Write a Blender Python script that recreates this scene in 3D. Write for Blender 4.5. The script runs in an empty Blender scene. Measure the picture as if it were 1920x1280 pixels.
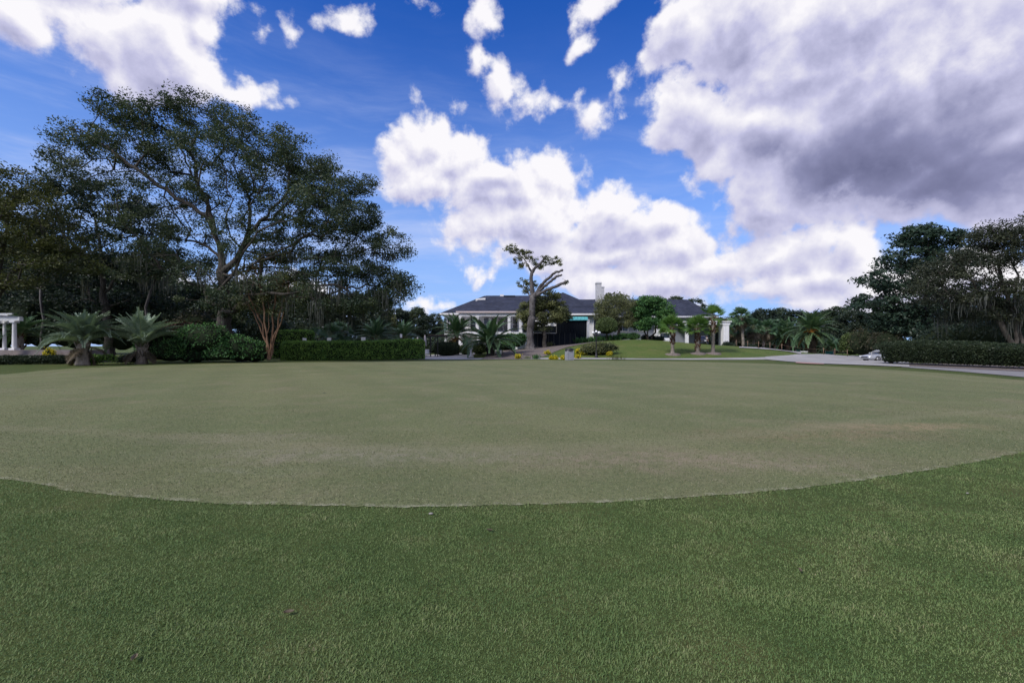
import bpy, math, random
import numpy as np
from mathutils import Vector

S = bpy.context.scene
COL = S.collection
random.seed(11)
rng = np.random.default_rng(11)

# ------------------------------------------------------------------ camera
F, CX, HY, H = 853.0, 960.0, 648.0, 1.6       # focal length, centre and horizon of the photograph in its pixels; eye height
cam_d = bpy.data.cameras.new('camera')
cam = bpy.data.objects.new('camera', cam_d)
COL.objects.link(cam)
cam.location = (0, 0, H)
cam.rotation_euler = (math.radians(90), 0, 0)
cam_d.sensor_width = 36.0
cam_d.lens = 36.0 * F / 1920.0
cam_d.shift_y = (HY - 640.0) / 1920.0
cam_d.clip_start = 0.05
cam_d.clip_end = 3000
S.camera = cam
S.view_settings.view_transform = 'Standard'
S.view_settings.look = 'None'
S.view_settings.gamma = 1.0
S.view_settings.exposure = 0.35
S.cycles.use_denoising = True
S.cycles.max_bounces = 6
S.cycles.transparent_max_bounces = 4
S.cycles.caustics_reflective = False
S.cycles.caustics_refractive = False

# ------------------------------------------------------------------ sun and sky
SUN_AZ, SUN_EL = math.radians(-135), math.radians(43)     # sun behind the left shoulder, veiled by cloud
sd = bpy.data.lights.new('sun', 'SUN')
sd.energy = 2.8
sd.angle = math.radians(14)
sd.color = (1.0, 0.94, 0.86)
sun = bpy.data.objects.new('sun', sd)
COL.objects.link(sun)
sv = Vector((math.sin(SUN_AZ) * math.cos(SUN_EL), math.cos(SUN_AZ) * math.cos(SUN_EL), math.sin(SUN_EL)))
sun.rotation_euler = sv.to_track_quat('Z', 'Y').to_euler()
sun.location = (-40, -20, 60)


class NT:
    """small helper that adds nodes to a node tree"""
    def __init__(s, nt):
        s.nt = nt

    def put(s, sock, v):
        if isinstance(v, bpy.types.NodeSocket):
            s.nt.links.new(v, sock)
        elif v is not None:
            sock.default_value = v

    def m(s, op, a, b=None, c=None, clamp=False):
        n = s.nt.nodes.new('ShaderNodeMath')
        n.operation = op
        n.use_clamp = clamp
        for i, v in enumerate((a, b, c)):
            s.put(n.inputs[i], v)
        return n.outputs[0]

    def v(s, op, a, b=None, out=0):
        n = s.nt.nodes.new('ShaderNodeVectorMath')
        n.operation = op
        s.put(n.inputs[0], a)
        if op == 'SCALE':
            s.put(n.inputs['Scale'], b)
        else:
            s.put(n.inputs[1], b)
        return n.outputs['Value'] if op in ('LENGTH', 'DISTANCE', 'DOT_PRODUCT') else n.outputs[0]

    def noise(s, vec, scale, detail=2.0, rough=0.5, dist=0.0, color=False):
        n = s.nt.nodes.new('ShaderNodeTexNoise')
        s.put(n.inputs['Vector'], vec)
        n.inputs['Scale'].default_value = scale
        n.inputs['Detail'].default_value = detail
        n.inputs['Roughness'].default_value = rough
        n.inputs['Distortion'].default_value = dist
        return n.outputs['Color' if color else 'Fac']

    def voro(s, vec, scale, feature='SMOOTH_F1'):
        n = s.nt.nodes.new('ShaderNodeTexVoronoi')
        n.feature = feature
        s.put(n.inputs['Vector'], vec)
        n.inputs['Scale'].default_value = scale
        return n.outputs['Distance']

    def range(s, x, a, b, c=0.0, d=1.0, kind='SMOOTHSTEP'):
        n = s.nt.nodes.new('ShaderNodeMapRange')
        n.interpolation_type = kind
        s.put(n.inputs[0], x)
        for i, v in enumerate((a, b, c, d)):
            s.put(n.inputs[i + 1], v)
        return n.outputs[0]

    def mix(s, f, a, b, blend='MIX'):
        n = s.nt.nodes.new('ShaderNodeMix')
        n.data_type = 'RGBA'
        n.blend_type = blend
        s.put(n.inputs[0], f)
        s.put(n.inputs[6], a)
        s.put(n.inputs[7], b)
        return n.outputs[2]

    def ramp(s, f, stops):
        n = s.nt.nodes.new('ShaderNodeValToRGB')
        el = n.color_ramp.elements
        while len(el) < len(stops):
            el.new(0.5)
        for e, (p, c) in zip(el, stops):
            e.position = p
            e.color = (*c, 1)
        s.put(n.inputs[0], f)
        return n.outputs[0]

    def xyz(s, v):
        n = s.nt.nodes.new('ShaderNodeSeparateXYZ')
        s.put(n.inputs[0], v)
        return n.outputs

    def comb(s, x, y, z):
        n = s.nt.nodes.new('ShaderNodeCombineXYZ')
        for i, v in enumerate((x, y, z)):
            s.put(n.inputs[i], v)
        return n.outputs[0]


# cloud masses: where each stands in the sky (azimuth and elevation read off the photograph), its two radii
CLOUDS = [
    # the long cloud over the big oak
    (40, 20, 150, 62), (190, 55, 150, 75), (300, 90, 135, 90), (370, 140, 110, 62), (440, 185, 100, 34), (235, 130, 70, 50), (380, 40, 55, 45),
    (330, -60, 160, 60), (150, -60, 160, 60),
    # small puffs
    (655, 42, 50, 32), (915, 42, 36, 38), (1115, 6, 38, 22), (1080, 98, 24, 30), (1073, 65, 12, 24), (800, -5, 40, 18),
    (900, 122, 34, 30), (938, 172, 34, 42), (1022, 190, 60, 30), (1090, 190, 34, 20), (1118, 228, 26, 30), (1160, 205, 24, 22),
    (772, 190, 28, 14), (728, 235, 26, 12), (848, 205, 14, 14), (1172, 150, 16, 16), (900, 520, 24, 15),
    (490, 50, 16, 14), (555, 60, 12, 16),
    # the tall white cumulus behind the clubhouse
    (790, 268, 76, 56), (742, 295, 66, 46), (850, 305, 90, 56), (800, 335, 120, 60), (905, 355, 100, 68), (1030, 325, 80, 46), (985, 350, 80, 66),
    (920, 415, 130, 56), (1010, 405, 100, 76), (1060, 332, 46, 42), (1000, 455, 120, 40),
    (1145, 402, 62, 48), (1110, 438, 120, 46), (1200, 445, 100, 44), (1250, 425, 66, 44), (1285, 462, 120, 52), (1140, 475, 170, 46),
    (1150, 522, 140, 50), (1260, 522, 190, 48), (1340, 492, 140, 48), (1440, 482, 170, 50), (1450, 532, 190, 40), (1540, 510, 130, 40), (1130, 566, 110, 20), (1300, 566, 170, 20), (1480, 568, 190, 18), (1660, 575, 190, 20),
    (1600, 460, 70, 60), (1540, 440, 100, 44), (1640, 540, 90, 40),
    # the great grey cloud on the right
    (1290, 48, 92, 62), (1400, 40, 150, 95), (1360, 112, 96, 48), (1500, 90, 190, 115), (1700, 60, 250, 130), (1640, 180, 230, 110), (1870, 120, 180, 170),
    (1290, 205, 82, 42), (1250, 250, 50, 46), (1340, 255, 90, 62), (1430, 250, 120, 80), (1560, 270, 190, 110), (1730, 290, 220, 130), (1900, 330, 160, 120),
    (1360, 320, 80, 56), (1400, 350, 120, 50), (1560, 370, 170, 62), (1320, 365, 50, 26), (1440, 400, 130, 48), (1700, 400, 120, 40),
    (1880, 420, 90, 62), (2100, 200, 260, 220), (1700, 545, 110, 30), (1830, 520, 130, 60),
    # banks near the horizon
    (755, 568, 60, 18), (830, 578, 40, 12), (690, 585, 80, 24), (560, 560, 110, 60), (300, 560, 160, 60),
]
GREY = [   # where the cloud stands between us and the light: centre, radii, strength
    (1640, 300, 300, 120, 1.0), (1780, 350, 240, 110, 0.85), (1440, 290, 170, 70, 0.6), (1280, 230, 100, 50, 0.35), (1400, 430, 140, 55, 0.7),
    (1140, 450, 100, 26, 0.75), (930, 345, 60, 18, 0.55), (1900, 20, 90, 50, 0.5), (1560, 210, 150, 70, 0.35), (1350, 90, 200, 130, 0.28), (1300, 260, 140, 80, 0.5), (1560, 90, 260, 120, 0.28), (1400, 330, 130, 70, 0.5), (330, 130, 150, 70, 0.22),
    (1530, 475, 90, 40, 0.45), (1200, 500, 120, 28, 0.34), (1480, 545, 210, 24, 0.36), (1020, 470, 90, 24, 0.3), (1250, 548, 170, 18, 0.36), (1390, 505, 110, 20, 0.34), (830, 395, 90, 26, 0.25), (1350, 375, 110, 40, 0.4), (2100, 200, 300, 300, 0.6), (860, 400, 130, 30, 0.2), (1300, 560, 300, 25, 0.2),
]


def sky_at(px, py):
    az = math.atan((px - CX) / F)
    el = math.atan((HY - py) / F * math.cos(az))
    return az, el


def build_world():
    w = bpy.data.worlds.new('World')
    S.world = w
    w.use_nodes = True
    nt = w.node_tree
    nt.nodes.clear()
    t = NT(nt)
    tc = nt.nodes.new('ShaderNodeTexCoord')
    d0 = tc.outputs['Generated']
    sky = nt.nodes.new('ShaderNodeTexSky')
    sky.sky_type = 'NISHITA'
    sky.sun_disc = False
    sky.sun_elevation = SUN_EL
    sky.sun_rotation = SUN_AZ
    sky.altitude = 0
    sky.air_density = 1.0
    sky.dust_density = 0.6
    sky.ozone_density = 2.2

    # clear sky, deepened; thin cirrus streaks; pale air towards the horizon
    hs = nt.nodes.new('ShaderNodeHueSaturation')
    hs.inputs['Saturation'].default_value = 1.22
    hs.inputs['Value'].default_value = 1.25
    nt.links.new(sky.outputs[0], hs.inputs['Color'])
    clear = t.v('MULTIPLY', hs.outputs[0], (0.24, 0.55, 1.10))
    x, y, z = t.xyz(d0)
    st = t.v('MULTIPLY', t.v('ADD', d0, t.v('SCALE', t.noise(d0, 3.0, 2.0, 0.5, color=True), 0.12)), (2.0, 2.0, 13.0))
    ci = t.range(t.noise(st, 1.6, 7.0, 0.62), 0.40, 0.78)
    ci = t.m('MULTIPLY', ci, t.range(x, 0.15, -0.4, 0.45, 1.0))
    ci = t.m('MULTIPLY', ci, t.range(z, 0.62, 0.12, 0.0, 0.75))
    hz_ = t.range(z, 0.62, -0.04, 0.0, 0.92)
    clear = t.mix(hz_, clear, (2.9, 4.4, 7.6, 1))
    clear = t.mix(ci, clear, (4.9, 5.5, 7.6, 1))
    below = t.range(z, -0.01, -0.08)

    # shared wobble of every cloud outline
    def prep(d):
        wn = t.noise(d, 5.0, 2.0, 0.5, color=True)
        wv = t.v('SUBTRACT', wn, (0.5, 0.5, 0.5))
        dw = t.v('ADD', d, t.v('SCALE', wv, 0.06))
        dx, dy, dz = t.xyz(dw)
        we = t.comb(t.m('ARCTAN2', dx, dy), t.m('ARCSINE', dz, clamp=False), 0.0)
        n1 = t.m('SUBTRACT', t.noise(d, 9.0, 8.0, 0.57), 0.5)
        bil = t.m('SUBTRACT', 0.42, t.voro(t.v('ADD', d, t.v('SCALE', wv, 0.09)), 17.0, 'F1'))
        bil2 = t.m('SUBTRACT', 0.42, t.voro(t.v('ADD', d, t.v('SCALE', wv, 0.05)), 40.0, 'F1'))
        n3 = t.m('SUBTRACT', t.noise(t.v('ADD', d, t.v('SCALE', wv, 0.05)), 34.0, 6.0, 0.62), 0.5)
        nz = t.m('MULTIPLY', n1, 1.25)
        nz = t.m('MULTIPLY_ADD', n3, 0.42, nz)
        nz = t.m('MULTIPLY_ADD', bil, 0.34, nz)
        nz = t.m('MULTIPLY_ADD', bil2, 0.15, nz)
        return we, nz

    we_a, nz_a = prep(d0)
    we_b, nz_b = prep(t.v('ADD', d0, (0.012, 0.0, 0.022)))
    gn = t.range(t.noise(d0, 6.0, 6.0, 0.6), 0.25, 0.72, 0.72, 1.15)

    def blob(we, px, py, rx, ry):
        az, el = sky_at(px, py)
        sx, sy = F / (rx * math.cos(az) ** 2), F / (ry * math.cos(az))
        n = nt.nodes.new('ShaderNodeVectorMath')
        n.operation = 'MULTIPLY_ADD'
        t.put(n.inputs[0], we)
        n.inputs[1].default_value = (sx, sy, 0)
        n.inputs[2].default_value = (-az * sx, -el * sy, 0)
        k = min(rx, ry * 1.3) / 100.0
        return t.m('MULTIPLY_ADD', t.v('LENGTH', n.outputs[0]), -k, k)

    def background(col):
        col = t.mix(below, col, (1.0, 1.1, 0.8, 1))
        bg = nt.nodes.new('ShaderNodeBackground')
        nt.links.new(col, bg.inputs['Color'])
        bg.inputs['Strength'].default_value = 0.1
        return bg.outputs[0]

    def clouded(cover, grey):
        D = t.m('ADD', t.m('MINIMUM', cover(we_a), 0.85), t.m('ADD', nz_a, 0.02))
        D2 = t.m('ADD', t.m('MINIMUM', cover(we_b), 0.85), t.m('ADD', nz_b, 0.02))
        diff = t.m('SUBTRACT', D, D2)
        alpha = t.range(D, -0.04, 0.25)
        thick = t.range(D, 0.15, 1.0)
        calm = 1.0 if grey is None else t.m('SUBTRACT', 1.0, t.m('MULTIPLY', grey, 0.75))
        lit = t.m('MULTIPLY_ADD', t.m('MULTIPLY', diff, calm), 0.70, 0.89)
        lit = t.m('SUBTRACT', lit, t.m('MULTIPLY', thick, 0.10))
        if grey is not None:
            g = t.m('MULTIPLY', grey, gn)
            lit = t.m('SUBTRACT', lit, t.m('MULTIPLY', g, t.range(thick, 0.0, 0.7, 0.25, 0.70)), clamp=True)
        c = t.ramp(lit, [(0.0, (0.13, 0.14, 0.26)), (0.35, (0.29, 0.30, 0.49)), (0.65, (0.60, 0.60, 0.83)), (0.97, (1.04, 1.02, 1.06))])
        c = t.v('SCALE', c, 7.3)
        return background(t.mix(alpha, clear, c))

    def region(lo, hi):
        near = [c for c in CLOUDS if c[0] + c[2] > lo - 110 and c[0] - c[2] < hi + 110]
        gr = [c for c in GREY if c[0] + 1.3 * c[2] > lo - 20 and c[0] - 1.3 * c[2] < hi + 20]

        def cover(we):
            acc = None
            for c in near:
                b = blob(we, *c)
                acc = b if acc is None else t.m('SMOOTH_MAX', acc, b, 0.16)
            return acc
        grey = None
        for (px, py, rx, ry, s) in gr:
            az, el = sky_at(px, py)
            q = t.v('MULTIPLY', t.v('SUBTRACT', we_a, (az, el, 0)), (F / (rx * math.cos(az) ** 2), F / (ry * math.cos(az)), 0))
            g = t.range(t.v('LENGTH', q), 1.3, 0.0, 0.0, s)
            grey = g if grey is None else t.m('MAXIMUM', grey, g)
        return clouded(cover, grey)

    # the rest of the sky, beside and behind the photographer: broken cloud of the same kind
    def rest_cover(we):
        f = t.m('SUBTRACT', t.noise(d0, 1.9, 2.0, 0.5), 0.47)
        return t.m('MULTIPLY', f, 6.0)

    def mixs(f, a, b):
        n = nt.nodes.new('ShaderNodeMixShader')
        t.put(n.inputs[0], f)
        nt.links.new(a, n.inputs[1])
        nt.links.new(b, n.inputs[2])
        return n.outputs[0]

    waz = t.xyz(we_a)[0]
    wel = t.xyz(we_a)[1]
    cuts = [640, 1010, 1400]
    ends = [-900] + cuts + [2900]
    parts = [region(a, b) for a, b in zip(ends[:-1], ends[1:])]
    az = [math.atan((c - CX) / F) for c in cuts]
    left = mixs(t.m('GREATER_THAN', waz, az[0]), parts[0], parts[1])
    right = mixs(t.m('GREATER_THAN', waz, az[2]), parts[2], parts[3])
    front = mixs(t.m('GREATER_THAN', waz, az[1]), left, right)
    rest = clouded(rest_cover, None)
    off = t.m('MAXIMUM', t.m('GREATER_THAN', t.m('ABSOLUTE', waz), 1.06), t.m('GREATER_THAN', wel, 0.82))
    out = nt.nodes.new('ShaderNodeOutputWorld')
    nt.links.new(mixs(off, front, rest), out.inputs[0])
    w.cycles.sampling_method = 'MANUAL'
    w.cycles.sample_map_resolution = 512


build_world()


# ------------------------------------------------------------------ helpers
def P(px, py, d):
    """the point of the place that the photograph shows at (px, py), d metres ahead"""
    return np.array([(px - CX) / F * d, d, H - (py - HY) / F * d])


CREST_X = np.array([-60, -16, -10, 0, 3.4, 8.4, 11.8, 16.9, 20.2, 23.6, 28.7, 33.8, 37.1, 45.6, 52, 60, 90])
CREST_Z = np.array([0, 0, 0.1, 0.95, 1.25, 1.7, 2.1, 2.55, 2.6, 2.3, 1.85, 1.55, 1.35, 0.65, 0.05, -0.1, -0.1])


def sstep(a, b, x):
    u = np.clip((x - a) / (b - a), 0, 1)
    return u * u * (3 - 2 * u)


def ground(x, y):
    """height of the ground: flat round the green, rising to the bank in front of the clubhouse"""
    x = np.asarray(x, float)
    y = np.asarray(y, float)
    acc = 0
    for k, wgt in ((-2, .15), (-1, .2), (0, .3), (1, .2), (2, .15)):
        acc = acc + wgt * np.interp(x + k * 1.4, CREST_X, CREST_Z)
    z = acc * sstep(51.5, 70.0, y)
    z = z - 0.28 * sstep(36, 42, x) * sstep(46.5, 51, y) * (1 - sstep(62, 80, y))
    return z


def G(px, py):
    """where the line of sight through (px, py) meets the ground"""
    ds = np.concatenate([np.arange(1.5, 30, .05), np.arange(30, 160, .1)])
    x = (px - CX) / F * ds
    z = H - (py - HY) / F * ds
    hit = np.nonzero(z <= ground(x, ds))[0]
    d = ds[hit[0]] if len(hit) else 160.0
    x = (px - CX) / F * d
    return np.array([x, d, float(ground(x, d))])


def on(x, y):
    return np.array([x, y, float(ground(x, y))])


# ---- materials
MATS = {}


def new_mat(name):
    m = bpy.data.materials.new(name)
    m.use_nodes = True
    nt = m.node_tree
    nt.nodes.clear()
    out = nt.nodes.new('ShaderNodeOutputMaterial')
    b = nt.nodes.new('ShaderNodeBsdfPrincipled')
    nt.links.new(b.outputs[0], out.inputs[0])
    MATS[name] = m
    return m, NT(nt), b, out


def bump(t, b, h, strength=0.3, dist=0.05):
    n = t.nt.nodes.new('ShaderNodeBump')
    n.inputs['Strength'].default_value = strength
    n.inputs['Distance'].default_value = dist
    t.put(n.inputs['Height'], h)
    t.nt.links.new(n.outputs[0], b.inputs['Normal'])


def pos(t):
    return t.nt.nodes.new('ShaderNodeNewGeometry').outputs['Position']


def objc(t):
    return t.nt.nodes.new('ShaderNodeTexCoord').outputs['Object']


def attr(t, name='var'):
    n = t.nt.nodes.new('ShaderNodeAttribute')
    n.attribute_name = name
    return n.outputs['Fac']


def plain(name, c1, c2=None, rough=0.6, scale=6.0, metal=0.0, bmp=0.0, bscale=40, spec=0.4):
    """a painted, wooden, stone or metal surface with a little unevenness of its own"""
    m, t, b, _ = new_mat(name)
    c2 = c2 or tuple(v * 0.8 for v in c1)
    o = objc(t)
    n = t.noise(o, scale, 5.0, 0.6)
    t.put(b.inputs['Base Color'], t.mix(t.range(n, 0.3, 0.7), (*c1, 1), (*c2, 1)))
    t.put(b.inputs['Roughness'], t.range(t.noise(o, scale * 2, 3.0), 0.2, 0.8, rough - 0.1, min(1, rough + 0.1)))
    b.inputs['Metallic'].default_value = metal
    b.inputs['Specular IOR Level'].default_value = spec
    if bmp:
        bump(t, b, t.noise(o, bscale, 4.0, 0.6), bmp, 0.03)
    return m


def leafy(name, stops, trans=0.25, rough=0.55, spec=0.3):
    """leaves: the colour of each leaf follows its own 'var' value"""
    m, t, b, out = new_mat(name)
    oi = t.nt.nodes.new('ShaderNodeObjectInfo')
    v = t.m('ADD', attr(t), t.m('MULTIPLY_ADD', oi.outputs['Random'], 0.16, -0.08), clamp=True)
    c = t.ramp(v, stops)
    t.put(b.inputs['Base Color'], c)
    b.inputs['Roughness'].default_value = rough
    b.inputs['Specular IOR Level'].default_value = spec
    tr = t.nt.nodes.new('ShaderNodeBsdfTranslucent')
    t.put(tr.inputs['Color'], t.v('MULTIPLY', c, (1.25, 1.3, 0.75)))
    mx = t.nt.nodes.new('ShaderNodeMixShader')
    mx.inputs[0].default_value = trans
    t.nt.links.new(b.outputs[0], mx.inputs[1])
    t.nt.links.new(tr.outputs[0], mx.inputs[2])
    t.nt.links.new(mx.outputs[0], out.inputs[0])
    return m


def bark(name, c1, c2, scale=3.0):
    m, t, b, _ = new_mat(name)
    o = objc(t)
    st = t.v('MULTIPLY', o, (1.0, 1.0, 0.22))
    n = t.noise(st, scale * 3, 6.0, 0.65)
    big = t.noise(o, scale * 0.4, 3.0)
    f = t.m('ADD', t.m('MULTIPLY', n, 0.7), t.m('MULTIPLY', big, 0.35))
    t.put(b.inputs['Base Color'], t.mix(t.range(f, 0.36, 0.68), (*c1, 1), (*c2, 1)))
    b.inputs['Roughness'].default_value = 0.9
    b.inputs['Specular IOR Level'].default_value = 0.15
    bump(t, b, n, 0.7, 0.06)
    return m


# ---- mesh building with numpy
class MB:
    def __init__(s):
        s.v, s.f, s.n = [], [], 0

    def add(s, verts, faces, mat=0, var=None, smooth=False):
        verts = np.asarray(verts, float).reshape(-1, 3)
        faces = np.asarray(faces, int)
        if faces.ndim == 1:
            faces = faces[None]
        var = np.full(len(faces), 0.5) if var is None else np.broadcast_to(np.asarray(var, float), (len(faces),))
        s.v.append(verts)
        s.f.append((faces + s.n, mat, var, smooth))
        s.n += len(verts)
        return s

    def box(s, c, size, rz=0.0, mat=0, taper=1.0):
        sx, sy, sz = np.array(size) / 2
        q = np.array([[-sx, -sy, -sz], [sx, -sy, -sz], [sx, sy, -sz], [-sx, sy, -sz],
                      [-sx * taper, -sy * taper, sz], [sx * taper, -sy * taper, sz], [sx * taper, sy * taper, sz], [-sx * taper, sy * taper, sz]])
        ca, sa = math.cos(rz), math.sin(rz)
        q = np.stack([q[:, 0] * ca - q[:, 1] * sa, q[:, 0] * sa + q[:, 1] * ca, q[:, 2]], 1) + np.array(c)
        return s.add(q, [[0, 3, 2, 1], [4, 5, 6, 7], [0, 1, 5, 4], [1, 2, 6, 5], [2, 3, 7, 6], [3, 0, 4, 7]], mat)

    def span(s, a, b, mat=0):
        """box between two opposite corners"""
        a, b = np.minimum(a, b), np.maximum(a, b)
        return s.box((a + b) / 2, b - a, 0, mat)

    def tube(s, pts, r, k=6, mat=0, var=None, caps=True, smooth=True):
        pts = np.asarray(pts, float)
        n = len(pts)
        r = np.broadcast_to(np.asarray(r, float), (n,))
        tan = np.gradient(pts, axis=0)
        tan /= np.linalg.norm(tan, axis=1)[:, None] + 1e-9
        up = np.array([0.0, 0, 1]) if abs(tan[0][2]) < 0.9 else np.array([1.0, 0, 0])
        a = np.cross(tan, up)
        bad = np.linalg.norm(a, axis=1) < 1e-3
        a[bad] = np.array([1.0, 0, 0])
        for i in range(1, n):       # carry the frame along
            p = a[i - 1] - tan[i] * np.dot(a[i - 1], tan[i])
            if np.linalg.norm(p) > 1e-4:
                a[i] = p
        a /= np.linalg.norm(a, axis=1)[:, None]
        b = np.cross(tan, a)
        th = np.arange(k) * 2 * math.pi / k
        ring = a[:, None] * np.cos(th)[None, :, None] + b[:, None] * np.sin(th)[None, :, None]
        V = (pts[:, None] + ring * r[:, None, None]).reshape(-1, 3)
        i, j = np.meshgrid(np.arange(n - 1), np.arange(k), indexing='ij')
        j2 = (j + 1) % k
        Fc = np.stack([i * k + j, (i + 1) * k + j, (i + 1) * k + j2, i * k + j2], -1).reshape(-1, 4)
        s.add(V, Fc, mat, var, smooth)
        if caps and k <= 12:
            o = s.n - len(V)
            s.f.append((np.array([[o + q for q in range(k)]]), mat, np.array([0.5]), False))
            s.f.append((np.array([[o + (n - 1) * k + q for q in range(k - 1, -1, -1)]]), mat, np.array([0.5]), False))
        return s

    def lathe(s, c, prof, k=16, mat=0, sx=1.0, sy=1.0, smooth=True):
        prof = np.asarray(prof, float)
        th = np.arange(k) * 2 * math.pi / k
        V = np.stack([prof[:, 0][:, None] * np.cos(th) * sx + c[0], prof[:, 0][:, None] * np.sin(th) * sy + c[1],
                      np.repeat(prof[:, 1][:, None], k, 1) + c[2]], -1).reshape(-1, 3)
        n = len(prof)
        i, j = np.meshgrid(np.arange(n - 1), np.arange(k), indexing='ij')
        j2 = (j + 1) % k
        s.add(V, np.stack([i * k + j, i * k + j2, (i + 1) * k + j2, (i + 1) * k + j], -1).reshape(-1, 4), mat, None, smooth)
        return s

    def rhombs(s, c, d, w, mat=0, var=None):
        """leaves: centre c, half-length vector d, half-width vector w"""
        V = np.stack([c - d, c + w - d * 0.1, c + d, c - w - d * 0.1], 1).reshape(-1, 3)
        return s.add(V, np.arange(len(c) * 4).reshape(-1, 4), mat, var)

    def build(s, name, mats, parent=None, loc=None):
        me = bpy.data.meshes.new(name)
        V = np.concatenate(s.v)
        me.vertices.add(len(V))
        me.vertices.foreach_set('co', V.astype(np.float32).ravel())
        tot = np.concatenate([np.full(len(f), f.shape[1]) for f, _, _, _ in s.f])
        idx = np.concatenate([f.ravel() for f, _, _, _ in s.f])
        me.loops.add(len(idx))
        me.loops.foreach_set('vertex_index', idx.astype(np.int32))
        me.polygons.add(len(tot))
        me.polygons.foreach_set('loop_start', np.concatenate([[0], np.cumsum(tot)[:-1]]).astype(np.int32))
        me.polygons.foreach_set('material_index', np.concatenate([np.full(len(f), m) for f, m, _, _ in s.f]).astype(np.int32))
        me.polygons.foreach_set('use_smooth', np.concatenate([np.full(len(f), sm) for f, _, _, sm in s.f]))
        a = me.attributes.new('var', 'FLOAT', 'FACE')
        a.data.foreach_set('value', np.concatenate([v for _, _, v, _ in s.f]).astype(np.float32))
        me.update(calc_edges=True)
        for m in (mats if isinstance(mats, (list, tuple)) else [mats]):
            me.materials.append(MATS[m] if isinstance(m, str) else m)
        o = bpy.data.objects.new(name, me)
        COL.objects.link(o)
        if parent is not None:
            o.parent = parent
        if loc is not None:
            o.location = loc
        return o


def tag(o, label=None, cat=None, group=None, kind=None):
    for k, v in (('label', label), ('category', cat), ('group', group), ('kind', kind)):
        if v:
            o[k] = v
    return o


def thing(name, label, cat, loc=(0, 0, 0), rz=0.0, group=None):
    o = bpy.data.objects.new(name, None)
    o.empty_display_size = 0.3
    COL.objects.link(o)
    o.location = tuple(float(v) for v in loc)
    o.rotation_euler = (0, 0, rz)
    return tag(o, label, cat, group)


def copy_tree(src, loc, rz=0.0, sc=1.0, label=None, group=None):
    def dup(o, parent):
        c = o.copy()
        COL.objects.link(c)
        if parent is not None:
            c.parent = parent
        for ch in o.children:
            dup(ch, c)
        return c
    c = dup(src, None)
    c.location = tuple(float(v) for v in loc)
    c.rotation_euler = (0, 0, rz)
    c.scale = (sc, sc, sc) if np.isscalar(sc) else sc
    return tag(c, label, None, group)


# ---- vegetation
def unit(n):
    v = rng.normal(size=(n, 3))
    return v / np.linalg.norm(v, axis=1)[:, None]


def leaf_cloud(mb, centres, per, spread, size, flat=0.55, aspect=0.5, mat=0, var0=None, droop=0.0):
    """leaves gathered in loose clumps round the given centres"""
    n = len(centres) * per
    base = np.repeat(centres, per, 0)
    sp = np.repeat(rng.uniform(0.6, 1.35, len(centres)), per)[:, None] * spread
    off = unit(n) * (rng.uniform(0, 1, n) ** 0.5)[:, None] * np.array([1, 1, flat]) * sp
    c = base + off
    sz = size * rng.uniform(0.6, 1.4, n)
    d = unit(n)
    d[:, 2] = d[:, 2] * 0.7 - droop
    d /= np.linalg.norm(d, axis=1)[:, None]
    w = np.cross(d, unit(n))
    w /= np.linalg.norm(w, axis=1)[:, None] + 1e-9
    clump = rng.normal(0.5, 0.16, len(centres)) if var0 is None else var0
    var = np.repeat(clump, per) + rng.normal(0, 0.13, n)
    mb.rhombs(c, d * (sz * 0.5)[:, None], w * (sz * 0.5 * aspect)[:, None], mat, np.clip(var, 0, 1))


def grow(points, stems, bf=0.35):
    """join every point to the nearest branch already grown, counting the way back to the root"""
    nodes, par, plen = [], [], []
    for st in stems:
        prev = -1
        if nodes:
            d = np.linalg.norm(np.array(nodes) - st[0], axis=1)
            prev = int(d.argmin())
        st = np.asarray(st)
        dense = [st[0]]
        for a, b in zip(st[:-1], st[1:]):
            k = max(2, int(np.linalg.norm(b - a) / 0.8))
            dense += [a + (b - a) * (i + 1) / k for i in range(k)]
        dense = np.array(dense)
        if len(dense) > 4:
            jit = rng.normal(size=dense.shape) * 0.09
            jit[0] = jit[-1] = 0
            dense[1:-1] = (dense[:-2] + dense[1:-1] * 2 + dense[2:]) / 4
            dense = dense + jit
        for k, q in enumerate(dense):
            if prev >= 0 and k == 0:
                continue
            plen.append(0 if prev < 0 else plen[prev] + np.linalg.norm(q - nodes[prev]))
            par.append(prev)
            nodes.append(q)
            prev = len(nodes) - 1
    n0 = len(nodes)
    pts = np.asarray(points)
    N = len(pts)
    nd = np.array(nodes)
    pl = np.array(plen)
    best = np.full(N, 1e9)
    bp = np.zeros(N, int)
    skip = max(1, int(n0 * 0.0))
    for i in range(0, n0):
        c = np.linalg.norm(pts - nd[i], axis=1) + bf * pl[i]
        u = c < best
        best[u] = c[u]
        bp[u] = i
    done = np.zeros(N, bool)
    for _ in range(N):
        b = np.where(done, 1e9, best)
        i = int(b.argmin())
        done[i] = True
        p = bp[i]
        a = np.array(nodes[p])
        q = pts[i]
        L = np.linalg.norm(q - a)
        k = max(1, int(L / 1.1))
        prev = p
        for j in range(k):
            f = (j + 1) / k
            x = a + (q - a) * f
            if j < k - 1:
                x = x + rng.normal(size=3) * 0.10 * L * (1 - f) + np.array([0, 0, 0.10 * L * f * (1 - f)])
            plen.append(plen[prev] + L / k)
            par.append(prev)
            nodes.append(x)
            prev = len(nodes) - 1
        c = np.linalg.norm(pts - q, axis=1) + bf * plen[prev]
        u = c < best
        best[u] = c[u]
        bp[u] = prev
    return np.array(nodes), np.array(par)


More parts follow.
